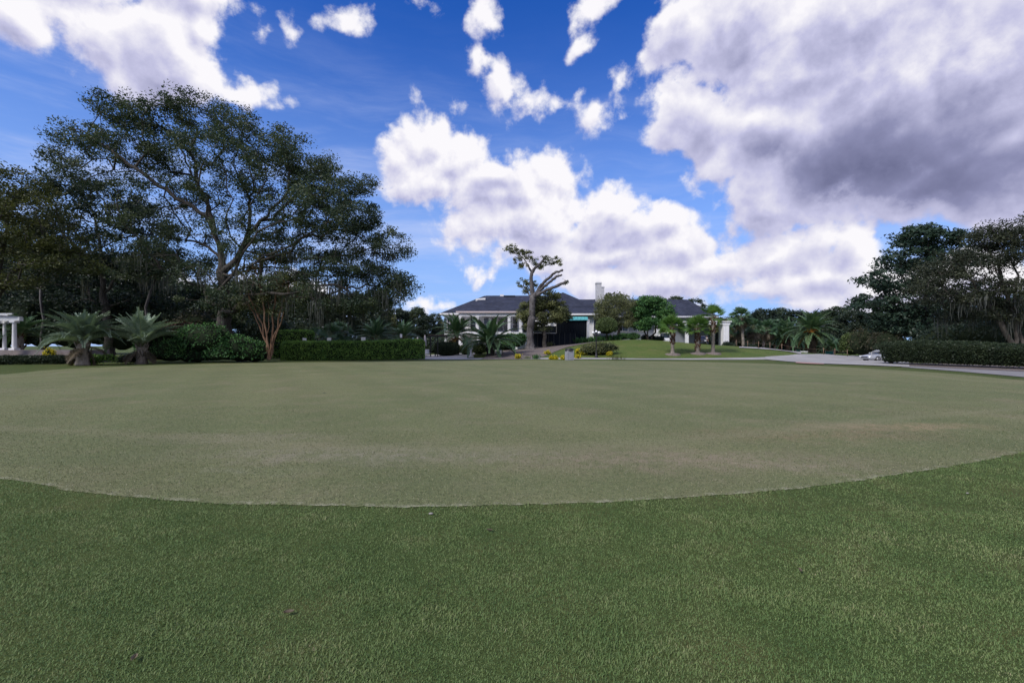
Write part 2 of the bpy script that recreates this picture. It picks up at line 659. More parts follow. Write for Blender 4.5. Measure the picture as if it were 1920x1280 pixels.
def branches(mb, nodes, par, R, r0=0.02, pipe=2.3, mat=0, kmax=8, flare=0.0):
    n = len(nodes)
    w = np.zeros(n)
    kids = [[] for _ in range(n)]
    for i in range(n):
        if par[i] >= 0:
            kids[par[i]].append(i)
    for i in range(n - 1, -1, -1):
        if not kids[i]:
            w[i] = 1
        if par[i] >= 0:
            w[par[i]] += w[i]
    root = 0
    p = max(1.5, math.log(max(2, w[root])) / math.log(R / r0))
    r = r0 * w ** (1 / p)
    r = np.minimum(r, R)
    start = [(root, -1)]
    while start:
        i, pre = start.pop()
        chain = [] if pre < 0 else [pre]
        while True:
            chain.append(i)
            if not kids[i]:
                break
            ks = sorted(kids[i], key=lambda q: -w[q])
            for q in ks[1:]:
                start.append((q, i))
            i = ks[0]
        pts = nodes[chain]
        rr = r[chain].copy()
        if pre >= 0:
            rr[0] = min(rr[0], rr[1] * 1.25)
        elif flare:
            z = pts[:, 2] - pts[0, 2]
            rr = rr * (1 + flare * np.exp(-z / 0.5))
        rr[-1] *= 0.5
        k = kmax if rr.max() > 0.12 else (5 if rr.max() > 0.045 else 3)
        mb.tube(pts, rr, k, mat, None, caps=False)


def lobe_points(lobes, base, D):
    """points for leaf clumps inside crown lobes given as (px, py, rx, ry, forward offset, depth radius, count)"""
    out = []
    for (px, py, rx, ry, dz, dr, n) in lobes:
        c = P(px, py, D + dz) - base
        s = np.array([rx / F * D, dr, ry / F * D])
        u = unit(n)
        rad = rng.uniform(0.25, 1, n) ** 0.45
        u[:, 2] = np.where(u[:, 2] < -0.25, u[:, 2] * 0.6, u[:, 2])
        out.append(c + u * rad[:, None] * s)
    return np.concatenate(out)


def moss_strands(mb, anchors, length=1.6, width=0.042, mat=0, per=18, spread=0.30):
    """hanging grey moss: bunches of thin tapering ribbons"""
    for a in anchors:
        L0 = length * rng.uniform(0.5, 1.4)
        for _ in range(per):
            o = a + rng.normal(size=3) * np.array([spread, spread, 0.1])
            L = L0 * rng.uniform(0.5, 1.2)
            n = 5
            zz = np.linspace(0, 1, n)
            th = rng.uniform(0, math.pi)
            sx, sy = math.cos(th), math.sin(th)
            sway = np.cumsum(rng.normal(size=(n, 2)) * 0.05, 0)
            cx, cy = o[0] + sway[:, 0], o[1] + sway[:, 1]
            wd = width * (1 - zz * 0.75) * rng.uniform(0.6, 1.4)
            A = np.stack([cx - sx * wd, cy - sy * wd, o[2] - zz * L], 1)
            B = np.stack([cx + sx * wd, cy + sy * wd, o[2] - zz * L], 1)
            V = np.stack([A, B], 1).reshape(-1, 3)
            f = [[2 * i, 2 * i + 1, 2 * i + 3, 2 * i + 2] for i in range(n - 1)]
            mb.add(V, f, mat, rng.uniform(0.2, 0.8))


def tree(name, label, cat, base, D, lobes, stems, R, leaf, barkm, per=55, spread=0.6, size=0.2, bf=0.35, group=None,
         aspect=0.5, flat=0.55, r0=0.02, droop=0.0, flare=0.5, moss=None, moss_len=1.6, moss_q=0.4, twigs=0, leaf_part='crown', bare=None):
    base = np.asarray(base, float)
    root = thing(name, label, cat, base, 0, group)
    pts = lobe_points(lobes, base, D)
    allp = pts
    if bare:
        allp = np.concatenate([pts, lobe_points(bare, base, D)])
    st = [np.array([np.asarray(q, float) - base for q in s]) for s in stems]
    nodes, par = grow(allp, st, bf)
    mb = MB()
    branches(mb, nodes, par, R, r0, flare=flare)
    mb.build('trunk', barkm, root)
    if per:
        mb = MB()
        leaf_cloud(mb, pts, per, spread, size, flat, aspect, droop=droop)
        mb.build(leaf_part, leaf, root)
    if moss:
        mb = MB()
        lo = np.quantile(allp[:, 2], moss_q)
        a = allp[allp[:, 2] < lo]
        a = a[rng.choice(len(a), min(moss, len(a)), replace=False)]
        if len(a):
            moss_strands(mb, a, moss_len)
            mb.build('hanging_moss', 'moss', root)['kind'] = 'stuff'
    return root


def shell(mb, core_pts, normals, size, mat, jitter=0.06, aspect=0.55, var=None, lay=0.5):
    n = len(core_pts)
    c = core_pts + normals * np.abs(rng.normal(0, jitter, n))[:, None] + rng.normal(size=(n, 3)) * jitter * 0.4
    d = unit(n) + normals * lay * rng.uniform(-0.2, 1, n)[:, None]
    d /= np.linalg.norm(d, axis=1)[:, None]
    w = np.cross(d, unit(n) * 0.8 + normals * 0.0)
    w /= np.linalg.norm(w, axis=1)[:, None] + 1e-9
    sz = size * rng.uniform(0.6, 1.4, n)
    v = np.clip(rng.normal(0.5, 0.2, n), 0, 1) if var is None else var
    mb.rhombs(c, d * (sz / 2)[:, None], w * (sz / 2 * aspect)[:, None], mat, v)


def lump(u, k=3.0, seed=0):
    """smooth unevenness from a few sines"""
    r = np.random.default_rng(seed)
    acc = 0
    for i in range(5):
        a = r.normal(size=3) * k * (1 + i * 0.6)
        acc = acc + np.sin(u @ a + r.uniform(0, 6.3)) / (1 + i * 0.6)
    return acc / 2.2


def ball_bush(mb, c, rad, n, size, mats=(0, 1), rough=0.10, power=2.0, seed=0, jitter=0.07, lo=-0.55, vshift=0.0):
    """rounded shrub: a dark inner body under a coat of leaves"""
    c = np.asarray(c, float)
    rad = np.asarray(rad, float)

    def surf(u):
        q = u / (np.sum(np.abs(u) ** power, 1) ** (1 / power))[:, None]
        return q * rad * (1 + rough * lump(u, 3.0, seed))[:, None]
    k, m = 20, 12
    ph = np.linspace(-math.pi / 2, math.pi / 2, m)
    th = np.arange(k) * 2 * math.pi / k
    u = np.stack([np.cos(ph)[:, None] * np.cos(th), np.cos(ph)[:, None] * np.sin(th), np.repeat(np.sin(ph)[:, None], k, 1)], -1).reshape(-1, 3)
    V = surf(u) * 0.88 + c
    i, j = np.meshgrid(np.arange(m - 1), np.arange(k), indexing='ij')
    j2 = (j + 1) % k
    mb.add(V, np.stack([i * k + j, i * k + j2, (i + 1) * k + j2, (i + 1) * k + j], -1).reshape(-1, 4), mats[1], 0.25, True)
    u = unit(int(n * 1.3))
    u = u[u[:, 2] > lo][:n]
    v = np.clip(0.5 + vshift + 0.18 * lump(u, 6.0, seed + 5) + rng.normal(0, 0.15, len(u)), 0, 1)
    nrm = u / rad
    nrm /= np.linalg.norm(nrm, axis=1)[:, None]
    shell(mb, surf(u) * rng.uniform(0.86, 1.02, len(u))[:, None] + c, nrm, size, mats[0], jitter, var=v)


def shrub(name, label, cat, c, rad, n, size, leaf, group=None, blobs=1, **kw):
    """a shrub that stands on the ground at c; blobs > 1 makes it irregular"""
    c = np.asarray(c, float)
    mb = MB()
    rad = np.asarray(rad, float)
    for b in range(blobs):
        if blobs == 1:
            o, r = np.zeros(3), rad
        else:
            o = np.array([rng.uniform(-1, 1) * rad[0] * 0.6, rng.uniform(-1, 1) * rad[1] * 0.5, rng.uniform(-0.35, 0.3) * rad[2]])
            r = rad * rng.uniform(0.45, 0.75)
        kw2 = dict(kw)
        kw2['seed'] = kw.get('seed', 0) + b
        ball_bush(mb, o + np.array([0, 0, rad[2] * 0.92]), r, n // blobs, size, vshift=0 if blobs == 1 else rng.normal(0, 0.1), **kw2)
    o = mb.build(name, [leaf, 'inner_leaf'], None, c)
    return tag(o, label, cat, group)


def hedge(name, label, path, width, height, n, size, leaf, flare=1.0, rnd=0.35, ends=0.9, seed=0, wob=0.06, vshift=0.0, lift=0.0):
    """clipped hedge along a path: rounded section, rounded ends"""
    path = np.asarray(path, float)
    seg = np.linalg.norm(np.diff(path[:, :2], axis=0), axis=1)
    cum = np.concatenate([[0], np.cumsum(seg)])
    L = cum[-1]
    base = path.mean(0)
    hh = np.broadcast_to(np.asarray(height, float), (len(path),))

    def surf(s, a):
        x = np.interp(s, cum, path[:, 0])
        y = np.interp(s, cum, path[:, 1])
        z = np.interp(s, cum, path[:, 2])
        h = np.interp(s, cum, hh)
        ds = 0.2
        tx = np.interp(np.minimum(s + ds, L), cum, path[:, 0]) - np.interp(np.maximum(s - ds, 0), cum, path[:, 0])
        ty = np.interp(np.minimum(s + ds, L), cum, path[:, 1]) - np.interp(np.maximum(s - ds, 0), cum, path[:, 1])
        ln = np.hypot(tx, ty) + 1e-9
        nx, ny = -ty / ln, tx / ln
        e = np.minimum(s, L - s)
        fe = np.sqrt(np.clip(1 - (1 - np.clip(e / ends, 0, 1)) ** 2, 0.0, 1))
        ca, sa = np.cos(a), np.sin(a)
        p = 4.5
        q = (np.abs(ca) ** p + np.abs(sa) ** p) ** (-1 / p)
        u, v = ca * q, sa * q
        half = width / 2 * (fe * 0.9 + 0.1) * (1 + (flare - 1) * (v * 0.5 + 0.5))
        top = h * (0.86 + 0.14 * fe)
        zz = z + lift + (top - lift) * (v * 0.5 + 0.5)
        w3 = np.stack([s * 0.6, a * 0.9, s * 0 + 1], 1)
        wv = wob * lump(w3, 1.3, seed)
        off = u * half * (1 + wv)
        return np.stack([x + nx * off, y + ny * off, zz + wv * 0.4 * (v > 0)], 1), np.stack([nx * u, ny * u, v], 1)
    k, m = 20, max(8, int(L / 0.6))
    ss = np.linspace(0, L, m)
    aa = np.arange(k) * 2 * math.pi / k
    A, B = np.meshgrid(ss, aa, indexing='ij')
    V, N = surf(A.ravel(), B.ravel())
    V = V - N * 0.07 - base
    i, j = np.meshgrid(np.arange(m - 1), np.arange(k), indexing='ij')
    j2 = (j + 1) % k
    mb = MB()
    mb.add(V, np.stack([i * k + j, i * k + j2, (i + 1) * k + j2, (i + 1) * k + j], -1).reshape(-1, 4), 1, 0.25, True)
    mb.add(V[:k], [list(range(k))], 1, 0.25)
    mb.add(V[-k:], [list(range(k - 1, -1, -1))], 1, 0.25)
    s = rng.uniform(-0.02 * L, L * 1.02, n)
    s = np.clip(s, 0, L)
    ang = rng.uniform(0, 2 * math.pi, n)
    drop = np.sin(ang) < -0.8
    ang[drop] = -ang[drop]
    C, N = surf(s, ang)
    N /= np.linalg.norm(N, axis=1)[:, None] + 1e-9
    var = np.clip(0.5 + vshift + 0.16 * lump(C * 1.0, 2.2, seed + 3) + rng.normal(0, 0.16, n), 0, 1)
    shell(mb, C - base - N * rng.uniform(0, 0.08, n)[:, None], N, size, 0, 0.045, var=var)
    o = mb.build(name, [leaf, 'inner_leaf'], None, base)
    return tag(o, label, 'hedge')


def feather_frond(mb, az, el, L, wid, leaflets, droop, mat=0, rmat=1, rbase=0.035, var=0.5, vee=0.5, o=(0, 0, 0), lw=0.03, start=0.18):
    """one arching feather frond: a rib with leaflets in a V on both sides"""
    n = 14
    s = np.linspace(0, 1, n)
    e = el - droop * s ** 1.5
    step = L / (n - 1)
    h = np.concatenate([[0], np.cumsum(np.cos(e[:-1]) * step)])
    z = np.concatenate([[0], np.cumsum(np.sin(e[:-1]) * step)])
    side = rng.normal(0, 0.20)
    a2 = az + side * s
    pts = np.stack([np.cos(a2) * h, np.sin(a2) * h, z], 1) + np.asarray(o)
    mb.tube(pts, rbase * (1 - 0.85 * s), 4, rmat, 0.5, caps=False)
    t = np.linspace(start, 1.0, leaflets)
    tan = np.gradient(pts, axis=0)
    tan /= np.linalg.norm(tan, axis=1)[:, None]
    c = np.stack([np.interp(t, s, pts[:, q]) for q in range(3)], 1)
    tg = np.stack([np.interp(t, s, tan[:, q]) for q in range(3)], 1)
    lat = np.cross(tg, np.array([0, 0, 1.0]))
    lat /= np.linalg.norm(lat, axis=1)[:, None] + 1e-6
    upv = np.cross(lat, tg)
    ll = wid * np.sin(np.clip(0.25 + t * 0.85, 0, 1) * math.pi) ** 0.7 + wid * 0.22
    for sg in (-1, 1):
        d = tg * 0.75 + lat * sg + upv * vee + rng.normal(size=c.shape) * 0.10
        d /= np.linalg.norm(d, axis=1)[:, None]
        l2 = ll * rng.uniform(0.85, 1.1, len(t))
        mid = c + d * (l2 * 0.55)[:, None]
        tip = mid + (d * 0.85 + np.array([0, 0, -0.45])) * (l2 * 0.5)[:, None]
        wv = np.cross(d, upv * 0.6 + np.array([0, 0, 0.4]))
        wv = wv / (np.linalg.norm(wv, axis=1)[:, None] + 1e-6) * lw
        V = np.stack([c - wv * 0.5, c + wv * 0.5, mid + wv, mid - wv, tip], 1).reshape(-1, 3)
        k = np.arange(len(t)) * 5
        vv = np.clip(var + rng.normal(0, 0.1, len(t)), 0, 1)
        mb.add(V, np.stack([k, k + 1, k + 2, k + 3], 1), mat, vv)
        mb.f.append((np.stack([k + 3, k + 2, k + 4], 1) + mb.n - len(V), mat, vv, False))


def feather_crown(mb, n, L, wid, leaflets, o, el=(1.35, -0.3), droop=(0.9, 1.5), var=0.5, az0=None, **kw):
    for i in range(n):
        f = (i + 0.5) / n
        az = i * 2.39996 + rng.normal(0, 0.15)
        e = el[0] + (el[1] - el[0]) * f ** 0.9 + rng.normal(0, 0.13)
        dr = (droop[0] + (droop[1] - droop[0]) * f) * rng.uniform(0.75, 1.25)
        feather_frond(mb, az, e, L * rng.uniform(0.82, 1.08) * (0.8 + 0.2 * min(1, f * 3)), wid, leaflets, dr, var=np.clip(var + rng.normal(0, 0.12), 0, 1), o=o, **kw)


def fan_leaf(mb, az, el, stalk, R, segs, o, mat=0, rmat=1, var=0.5, droop=0.5, spread=2.3, lw=0.035):
    """one fan leaf: a stalk and a folded fan of pointed segments"""
    a = np.array([math.cos(az) * math.cos(el), math.sin(az) * math.cos(el), math.sin(el)])
    o = np.asarray(o, float)
    hub = o + a * stalk + np.array([0, 0, -0.12 * stalk * math.cos(el)])
    mb.tube([o, o + a * stalk * 0.5, hub], [0.03, 0.022, 0.014], 3, rmat, 0.5, caps=False)
    lat = np.array([-math.sin(az), math.cos(az), 0.0])
    a2 = np.array([math.cos(az) * math.cos(el - 0.15), math.sin(az) * math.cos(el - 0.15), math.sin(el - 0.15)])
    roll = rng.normal(0, 0.55)
    lat = lat * math.cos(roll) + np.cross(a2, lat) * math.sin(roll)
    th = np.linspace(-spread / 2, spread / 2, segs)
    d = a2[None] * np.cos(th)[:, None] + lat[None] * np.sin(th)[:, None]
    nr = np.cross(lat, a2)
    d = d + nr[None] * (rng.normal(0, 0.06, segs) - 0.10 * np.abs(th))[:, None]
    l = R * (0.75 + 0.25 * np.cos(th)) * rng.uniform(0.9, 1.08, segs)
    mid = hub + d * (l * 0.6)[:, None]
    tip = mid + d * (l * 0.42)[:, None] + np.array([0, 0, -1.0]) * (l * droop * rng.uniform(0.1, 0.55, segs))[:, None]
    w = np.cross(d, nr[None] + rng.normal(size=(segs, 3)) * 0.25)
    w = w / (np.linalg.norm(w, axis=1)[:, None] + 1e-6) * lw
    V = np.stack([np.repeat(hub[None], segs, 0) - w * 0.15, np.repeat(hub[None], segs, 0) + w * 0.15, mid + w, mid - w, tip], 1).reshape(-1, 3)
    k = np.arange(segs) * 5
    vv = np.clip(var + rng.normal(0, 0.08, segs), 0, 1)
    mb.add(V, np.stack([k, k + 1, k + 2, k + 3], 1), mat, vv)
    mb.f.append((np.stack([k + 3, k + 2, k + 4], 1) + mb.n - len(V), mat, vv, False))


def fan_crown(mb, n, stalk, R, segs, o, el=(1.4, -0.6), var=0.5, **kw):
    for i in range(n):
        f = (i + 0.5) / n
        fan_leaf(mb, i * 2.39996 + rng.normal(0, 0.2), el[0] + (el[1] - el[0]) * f + rng.normal(0, 0.1), stalk * rng.uniform(0.75, 1.1),
                 R * rng.uniform(0.85, 1.1), segs, o, var=np.clip(var + rng.normal(0, 0.14), 0, 1), **kw)


def palm_trunk(mb, h, r_base, r_top, boots=0, lean=(0, 0), mat=0, bmat=1, knob=0.04, boot_from=0.4, boot_len=0.35):
    n = max(8, int(h / 0.14))
    s = np.linspace(0, 1, n)
    pts = np.stack([lean[0] * s ** 1.4, lean[1] * s ** 1.4, h * s], 1)
    r = r_base + (r_top - r_base) * s + r_base * 0.35 * np.exp(-s * h / 0.3) + rng.uniform(-knob, knob, n) * r_base * 2
    mb.tube(pts, r, 10, mat, 0.5)
    for i in range(boots):      # old leaf bases left on the stem
        f = boot_from + (1 - boot_from) * rng.uniform()
        a = i * 2.39996
        p = np.array([np.interp(f, s, pts[:, q]) for q in range(3)])
        d = np.array([math.cos(a), math.sin(a), 0])
        rr = np.interp(f, s, r)
        L = boot_len * rng.uniform(0.6, 1.2)
        mb.tube([p + d * rr * 0.8, p + d * (rr + 0.06) + np.array([0, 0, L * 0.5]), p + d * (rr + 0.16) + np.array([0, 0, L])],
                [0.07, 0.055, 0.03], 4, bmat, 0.5)
    return pts[-1]


# ------------------------------------------------------------------ materials of the setting
def turf_material(name, cols, dry, scale=1.0, stripes=0.0, fine=140.0):
    m, t, b, _ = new_mat(name)
    p = pos(t)
    big = t.noise(p, 0.16 * scale, 4.0, 0.55)
    mid = t.noise(p, 1.3 * scale, 5.0, 0.6)
    sm = t.noise(p, 14.0 * scale, 4.0, 0.65)
    grain = t.noise(p, fine, 2.0, 0.7)
    c = t.mix(t.range(big, 0.36, 0.64), (*cols[0], 1), (*cols[1], 1))
    c = t.mix(t.m('MULTIPLY', t.range(mid, 0.46, 0.72), 0.6), c, (*cols[2], 1))
    c = t.mix(t.m('MULTIPLY', t.range(t.noise(p, 0.5 * scale, 6.0, 0.62), 0.5, 0.72), 0.5), c, (*dry, 1))
    k = t.m('ADD', t.range(sm, 0.25, 0.75, -0.17, 0.17), t.range(grain, 0.25, 0.75, -0.36, 0.36))
    c = t.v('SCALE', c, t.m('ADD', k, 1.0))
    return m, t, b, c, p, grain


def make_setting_mats():
    m, t, b, c, p, g = turf_material('lawn', [(0.058, 0.085, 0.026), (0.075, 0.098, 0.030), (0.105, 0.105, 0.040)], (0.13, 0.12, 0.052))
    t.put(b.inputs['Base Color'], c)
    b.inputs['Roughness'].default_value = 0.9
    b.inputs['Specular IOR Level'].default_value = 0.1
    bump(t, b, g, 0.6, 0.03)

    m, t, b, c, p, g = turf_material('bank_lawn', [(0.074, 0.118, 0.030), (0.100, 0.135, 0.036), (0.125, 0.138, 0.045)], (0.16, 0.145, 0.065))
    t.put(b.inputs['Base Color'], c)
    b.inputs['Roughness'].default_value = 0.9
    b.inputs['Specular IOR Level'].default_value = 0.1
    bump(t, b, t.noise(p, 2.2, 6.0, 0.7), 0.9, 0.25)

    # the putting surface: short, paler, with mowing bands, dry patches and a bare rim
    m, t, b, c, p, g = turf_material('green_turf', [(0.127, 0.146, 0.068), (0.152, 0.162, 0.079), (0.168, 0.165, 0.093)], (0.215, 0.19, 0.118), fine=75.0)
    x, y, z = t.xyz(p)
    band = t.m('SINE', t.m('ADD', t.m('MULTIPLY', t.m('ADD', t.m('MULTIPLY', x, 0.86), t.m('MULTIPLY', y, 0.5)), 2.2), t.m('MULTIPLY', t.noise(p, 0.3, 2.0), 2.5)))
    c = t.v('SCALE', c, t.m('MULTIPLY_ADD', band, 0.035, 1.0))
    wob = t.v('ADD', p, t.v('SCALE', t.v('SUBTRACT', t.noise(p, 1.6, 5.0, 0.65, color=True), (0.5, 0.5, 0.5)), 1.6))

    spk = t.range(t.m('ADD', t.m('MULTIPLY', t.noise(p, 3.2, 6.0, 0.7), 0.6), t.m('MULTIPLY', t.noise(p, 26.0, 4.0, 0.75), 0.4)), 0.40, 0.60, 0.15, 1.15)

    def patch(cx, cy, rx, ry, s):
        q = t.v('MULTIPLY', t.v('SUBTRACT', wob, (cx, cy, 0)), (1 / rx, 1 / ry, 0))
        return t.m('MULTIPLY', t.range(t.v('LENGTH', q), 1.2, 0.1, 0.0, s), spk)
    for (cx, cy, rx, ry, s, col) in ((7.6, 9.0, 2.4, 0.6, 0.7, (0.30, 0.225, 0.14)), (5.6, 8.2, 2.8, 0.9, 0.5, (0.24, 0.17, 0.11)), (2.2, 6.4, 3.8, 0.9, 0.7, (0.245, 0.20, 0.145)),
                                      (-2.2, 6.7, 3.4, 0.8, 0.7, (0.24, 0.22, 0.16)), (-4.6, 7.9, 2.2, 0.7, 0.6, (0.23, 0.21, 0.15)), (4.0, 6.0, 1.4, 0.3, 0.5, (0.26, 0.22, 0.16)),
                                      (-3.3, 5.75, 1.1, 0.22, 0.25, (0.27, 0.26, 0.2)), (0.0, 5.3, 2.6, 0.5, 0.4, (0.095, 0.122, 0.055)), (-6.5, 6.4, 2.4, 0.5, 0.4, (0.10, 0.125, 0.058)), (-18, 16, 7, 1.6, 0.3, (0.22, 0.2, 0.13))):
        c = t.mix(patch(cx, cy, rx, ry, s), c, (*col, 1))
    # an old mowing ring a few metres in from the rim
    ed = attr(t, 'edge')
    ring = t.m('SUBTRACT', 1.0, t.range(t.m('ABSOLUTE', t.m('SUBTRACT', ed, 2.6)), 0.0, 0.5))
    c = t.mix(t.m('MULTIPLY', ring, 0.4), c, (0.21, 0.2, 0.12, 1))
    n = t.noise(p, 5.0, 5.0, 0.7)
    rim = t.m('MULTIPLY', t.range(ed, 0.13, 0.01), t.range(n, 0.46, 0.62))
    c = t.mix(t.m('MULTIPLY', rim, 0.62), c, (0.34, 0.33, 0.24, 1))
    speck = t.range(t.noise(p, 60.0, 3.0, 0.7), 0.64, 0.76)
    c = t.mix(t.m('MULTIPLY', speck, 0.5), c, (0.30, 0.28, 0.2, 1))
    t.put(b.inputs['Base Color'], c)
    b.inputs['Roughness'].default_value = 0.85
    b.inputs['Specular IOR Level'].default_value = 0.12
    bump(t, b, t.m('ADD', g, t.noise(p, 45.0, 4.0, 0.7)), 0.55, 0.02)

    # grass blades
    m, t, b, out = new_mat('blade')
    p = pos(t)
    v = attr(t)
    base = t.ramp(t.m('ADD', t.m('MULTIPLY', v, 0.62), t.m('MULTIPLY', t.range(t.noise(p, 1.5, 8.0, 0.72), 0.28, 0.72), 0.50)),
                  [(0.0, (0.052, 0.102, 0.034)), (0.35, (0.112, 0.184, 0.058)), (0.68, (0.178, 0.240, 0.088)), (0.9, (0.25, 0.265, 0.125)), (1.0, (0.40, 0.36, 0.22))])
    t.put(b.inputs['Base Color'], base)
    b.inputs['Roughness'].default_value = 0.6
    b.inputs['Specular IOR Level'].default_value = 0.25
    tr = t.nt.nodes.new('ShaderNodeBsdfTranslucent')
    t.put(tr.inputs['Color'], base)
    mx = t.nt.nodes.new('ShaderNodeMixShader')
    mx.inputs[0].default_value = 0.25
    t.nt.links.new(b.outputs[0], mx.inputs[1])
    t.nt.links.new(tr.outputs[0], mx.inputs[2])
    t.nt.links.new(mx.outputs[0], out.inputs[0])

    leafy('stubble', [(0.0, (0.045, 0.075, 0.03)), (0.45, (0.11, 0.135, 0.06)), (0.8, (0.21, 0.20, 0.115)), (1.0, (0.38, 0.36, 0.26))], 0.1, 0.7, 0.15)

    def slab(name, c1, c2, crack=0.0):
        m, t, b, _ = new_mat(name)
        p = pos(t)
        n = t.noise(p, 0.35, 6.0, 0.65)
        c = t.mix(t.range(n, 0.3, 0.7), (*c1, 1), (*c2, 1))
        c = t.v('SCALE', c, t.range(t.noise(p, 30.0, 4.0, 0.7), 0.2, 0.8, 0.86, 1.14))
        t.put(b.inputs['Base Color'], c)
        b.inputs['Roughness'].default_value = 0.85
        bump(t, b, t.noise(p, 25.0, 4.0, 0.7), 0.2, 0.01)
    slab('concrete', (0.35, 0.34, 0.335), (0.24, 0.235, 0.23))
    slab('asphalt', (0.23, 0.22, 0.22), (0.17, 0.165, 0.165))
    slab('brick_paving', (0.40, 0.24, 0.20), (0.30, 0.18, 0.15))
    slab('deck', (0.48, 0.45, 0.42), (0.38, 0.36, 0.34))
    m, t, b, _ = new_mat('mulch')
    p = pos(t)
    n = t.noise(p, 9.0, 6.0, 0.7)
    t.put(b.inputs['Base Color'], t.ramp(n, [(0.25, (0.06, 0.047, 0.042)), (0.5, (0.14, 0.115, 0.105)), (0.75, (0.27, 0.23, 0.215))]))
    b.inputs['Roughness'].default_value = 0.95
    bump(t, b, n, 0.8, 0.05)


make_setting_mats()

# ------------------------------------------------------------------ ground
GREEN_PX = [(0, 900), (120, 919), (250, 934), (420, 946), (600, 951), (760, 953), (900, 951), (1050, 946), (1200, 940), (1330, 931), (1450, 922), (1560, 909), (1700, 889), (1830, 868), (1920, 848)]
near_rim = [G(a, b)[:2] for a, b in GREEN_PX]
far_rim = [G(a, b)[:2] for a, b in ((1920, 713), (1800, 702), (1650, 692), (1500, 684), (1350, 679), (1150, 676), (980, 675), (800, 677), (600, 679), (400, 682), (200, 688), (90, 694), (0, 702))]
rim_ctrl = np.array(near_rim + [(11.5, 8.6), (17.5, 11.3), (22.0, 15.0), (24.6, 18.5)] + far_rim[:] + [(-30.0, 20.5), (-26.5, 14.5), (-20.5, 10.2), (-13.5, 7.4)])


def closed_curve(ctrl, per=10):
    n = len(ctrl)
    out = []
    for i in range(n):
        p0, p1, p2, p3 = ctrl[i - 1], ctrl[i], ctrl[(i + 1) % n], ctrl[(i + 2) % n]
        for k in range(per):
            t = k / per
            out.append(0.5 * ((2 * p1) + (-p0 + p2) * t + (2 * p0 - 5 * p1 + 4 * p2 - p3) * t * t + (-p0 + 3 * p1 - 3 * p2 + p3) * t ** 3))
    return np.array(out)


RIM = closed_curve(rim_ctrl, 26)
_k = np.arange(len(RIM))
RIM = RIM + (rng.normal(0, 0.008, len(RIM)) + 0.010 * np.sin(_k * 0.37 + 2 * np.sin(_k * 0.11)))[:, None] * ([0.0, 20.0] - RIM) / np.linalg.norm([0.0, 20.0] - RIM, axis=1)[:, None]
_th = np.unwrap(np.arctan2(RIM[:, 1] - 20.0, RIM[:, 0]))
_sg = np.sign(_th[-1] - _th[0])
_keep = [0]
for _i in range(1, len(RIM)):
    if _sg * (_th[_i] - _th[_keep[-1]]) > 2e-4 and _sg * (_th[_i] - _th[0]) < 2 * math.pi - 2e-4:
        _keep.append(_i)
RIM = RIM[_keep]


def inside(poly, x, y):
    r = np.zeros(len(x), bool)
    j = len(poly) - 1
    for i in range(len(poly)):
        xi, yi = poly[i]
        xj, yj = poly[j]
        if yi != yj:
            c = ((yi > y) != (yj > y)) & (x < (xj - xi) * (y - yi) / (yj - yi) + xi)
            r ^= c
        j = i
    return r


def build_ground():
    xs = np.unique(np.concatenate([np.linspace(-60, 75, 136), np.linspace(-300, -60, 25), np.linspace(75, 300, 24), [-1500, -900, -500, 500, 900, 1500]]))
    ys = np.unique(np.concatenate([np.linspace(0, 100, 126), np.linspace(-40, 0, 9), np.linspace(100, 300, 21), [-400, -150, 450, 700, 1100, 1700]]))
    X, Y = np.meshgrid(xs, ys, indexing='ij')
    Z = ground(X, Y)
    V = np.stack([X, Y, Z], -1).reshape(-1, 3)
    nx, ny = len(xs), len(ys)
    i, j = np.meshgrid(np.arange(nx - 1), np.arange(ny - 1), indexing='ij')
    Fc = np.stack([i * ny + j, (i + 1) * ny + j, (i + 1) * ny + j + 1, i * ny + j + 1], -1).reshape(-1, 4)
    cx, cy = V[Fc].mean(1)[:, 0], V[Fc].mean(1)[:, 1]
    mb = MB()
    bank = (cy > 51) & (cy < 110) & (cx > -4) & (cx < 75)
    mb.add(V, Fc[~bank], 0, None, True)
    mb.add(V, Fc[bank], 1, None, True)
    tag(mb.build('lawn', ['lawn', 'bank_lawn']), kind='structure')


build_ground()


def build_green():
    c = np.array([0.0, 20.0])
    inw = c - RIM
    inw /= np.linalg.norm(inw, axis=1)[:, None]
    ins = [0, 0.04, 0.10, 0.18, 0.35, 0.7, 1.2, 1.8, 2.4, 3.0]
    rings = [RIM + inw * q for q in ins]
    edge = [np.full(len(RIM), q) for q in ins]
    last = rings[-1]
    for f in (0.85, 0.7, 0.5, 0.3, 0.12):
        rings.append(c + (last - c) * f)
        edge.append(np.full(len(RIM), 3.0 + (1 - f) * 12))
    n, k = len(rings), len(RIM)
    XY = np.concatenate(rings + [c[None]])
    V = np.column_stack([XY, ground(XY[:, 0], XY[:, 1]) + 0.006])
    i, j = np.meshgrid(np.arange(n - 1), np.arange(k), indexing='ij')
    j2 = (j + 1) % k
    mb = MB()
    mb.add(V, np.stack([i * k + j, i * k + j2, (i + 1) * k + j2, (i + 1) * k + j], -1).reshape(-1, 4), 0, None, True)
    jj = np.arange(k)
    mb.f.append((np.stack([(n - 1) * k + jj, (n - 1) * k + (jj + 1) % k, np.full(k, n * k)], 1), 0, np.full(k, .5), True))
    o = mb.build('putting_green', 'green_turf')
    a = o.data.attributes.new('edge', 'FLOAT', 'POINT')
    a.data.foreach_set('value', np.concatenate(edge + [[15.0]]).astype(np.float32))
    tag(o, kind='structure')


build_green()


RIM_NEAR = np.concatenate([RIM[(RIM[:, 1] < 12)]])
RIM_NEAR = np.concatenate([RIM_NEAR + (np.roll(RIM_NEAR, -1, 0) - RIM_NEAR) * f for f in (0, .5)])


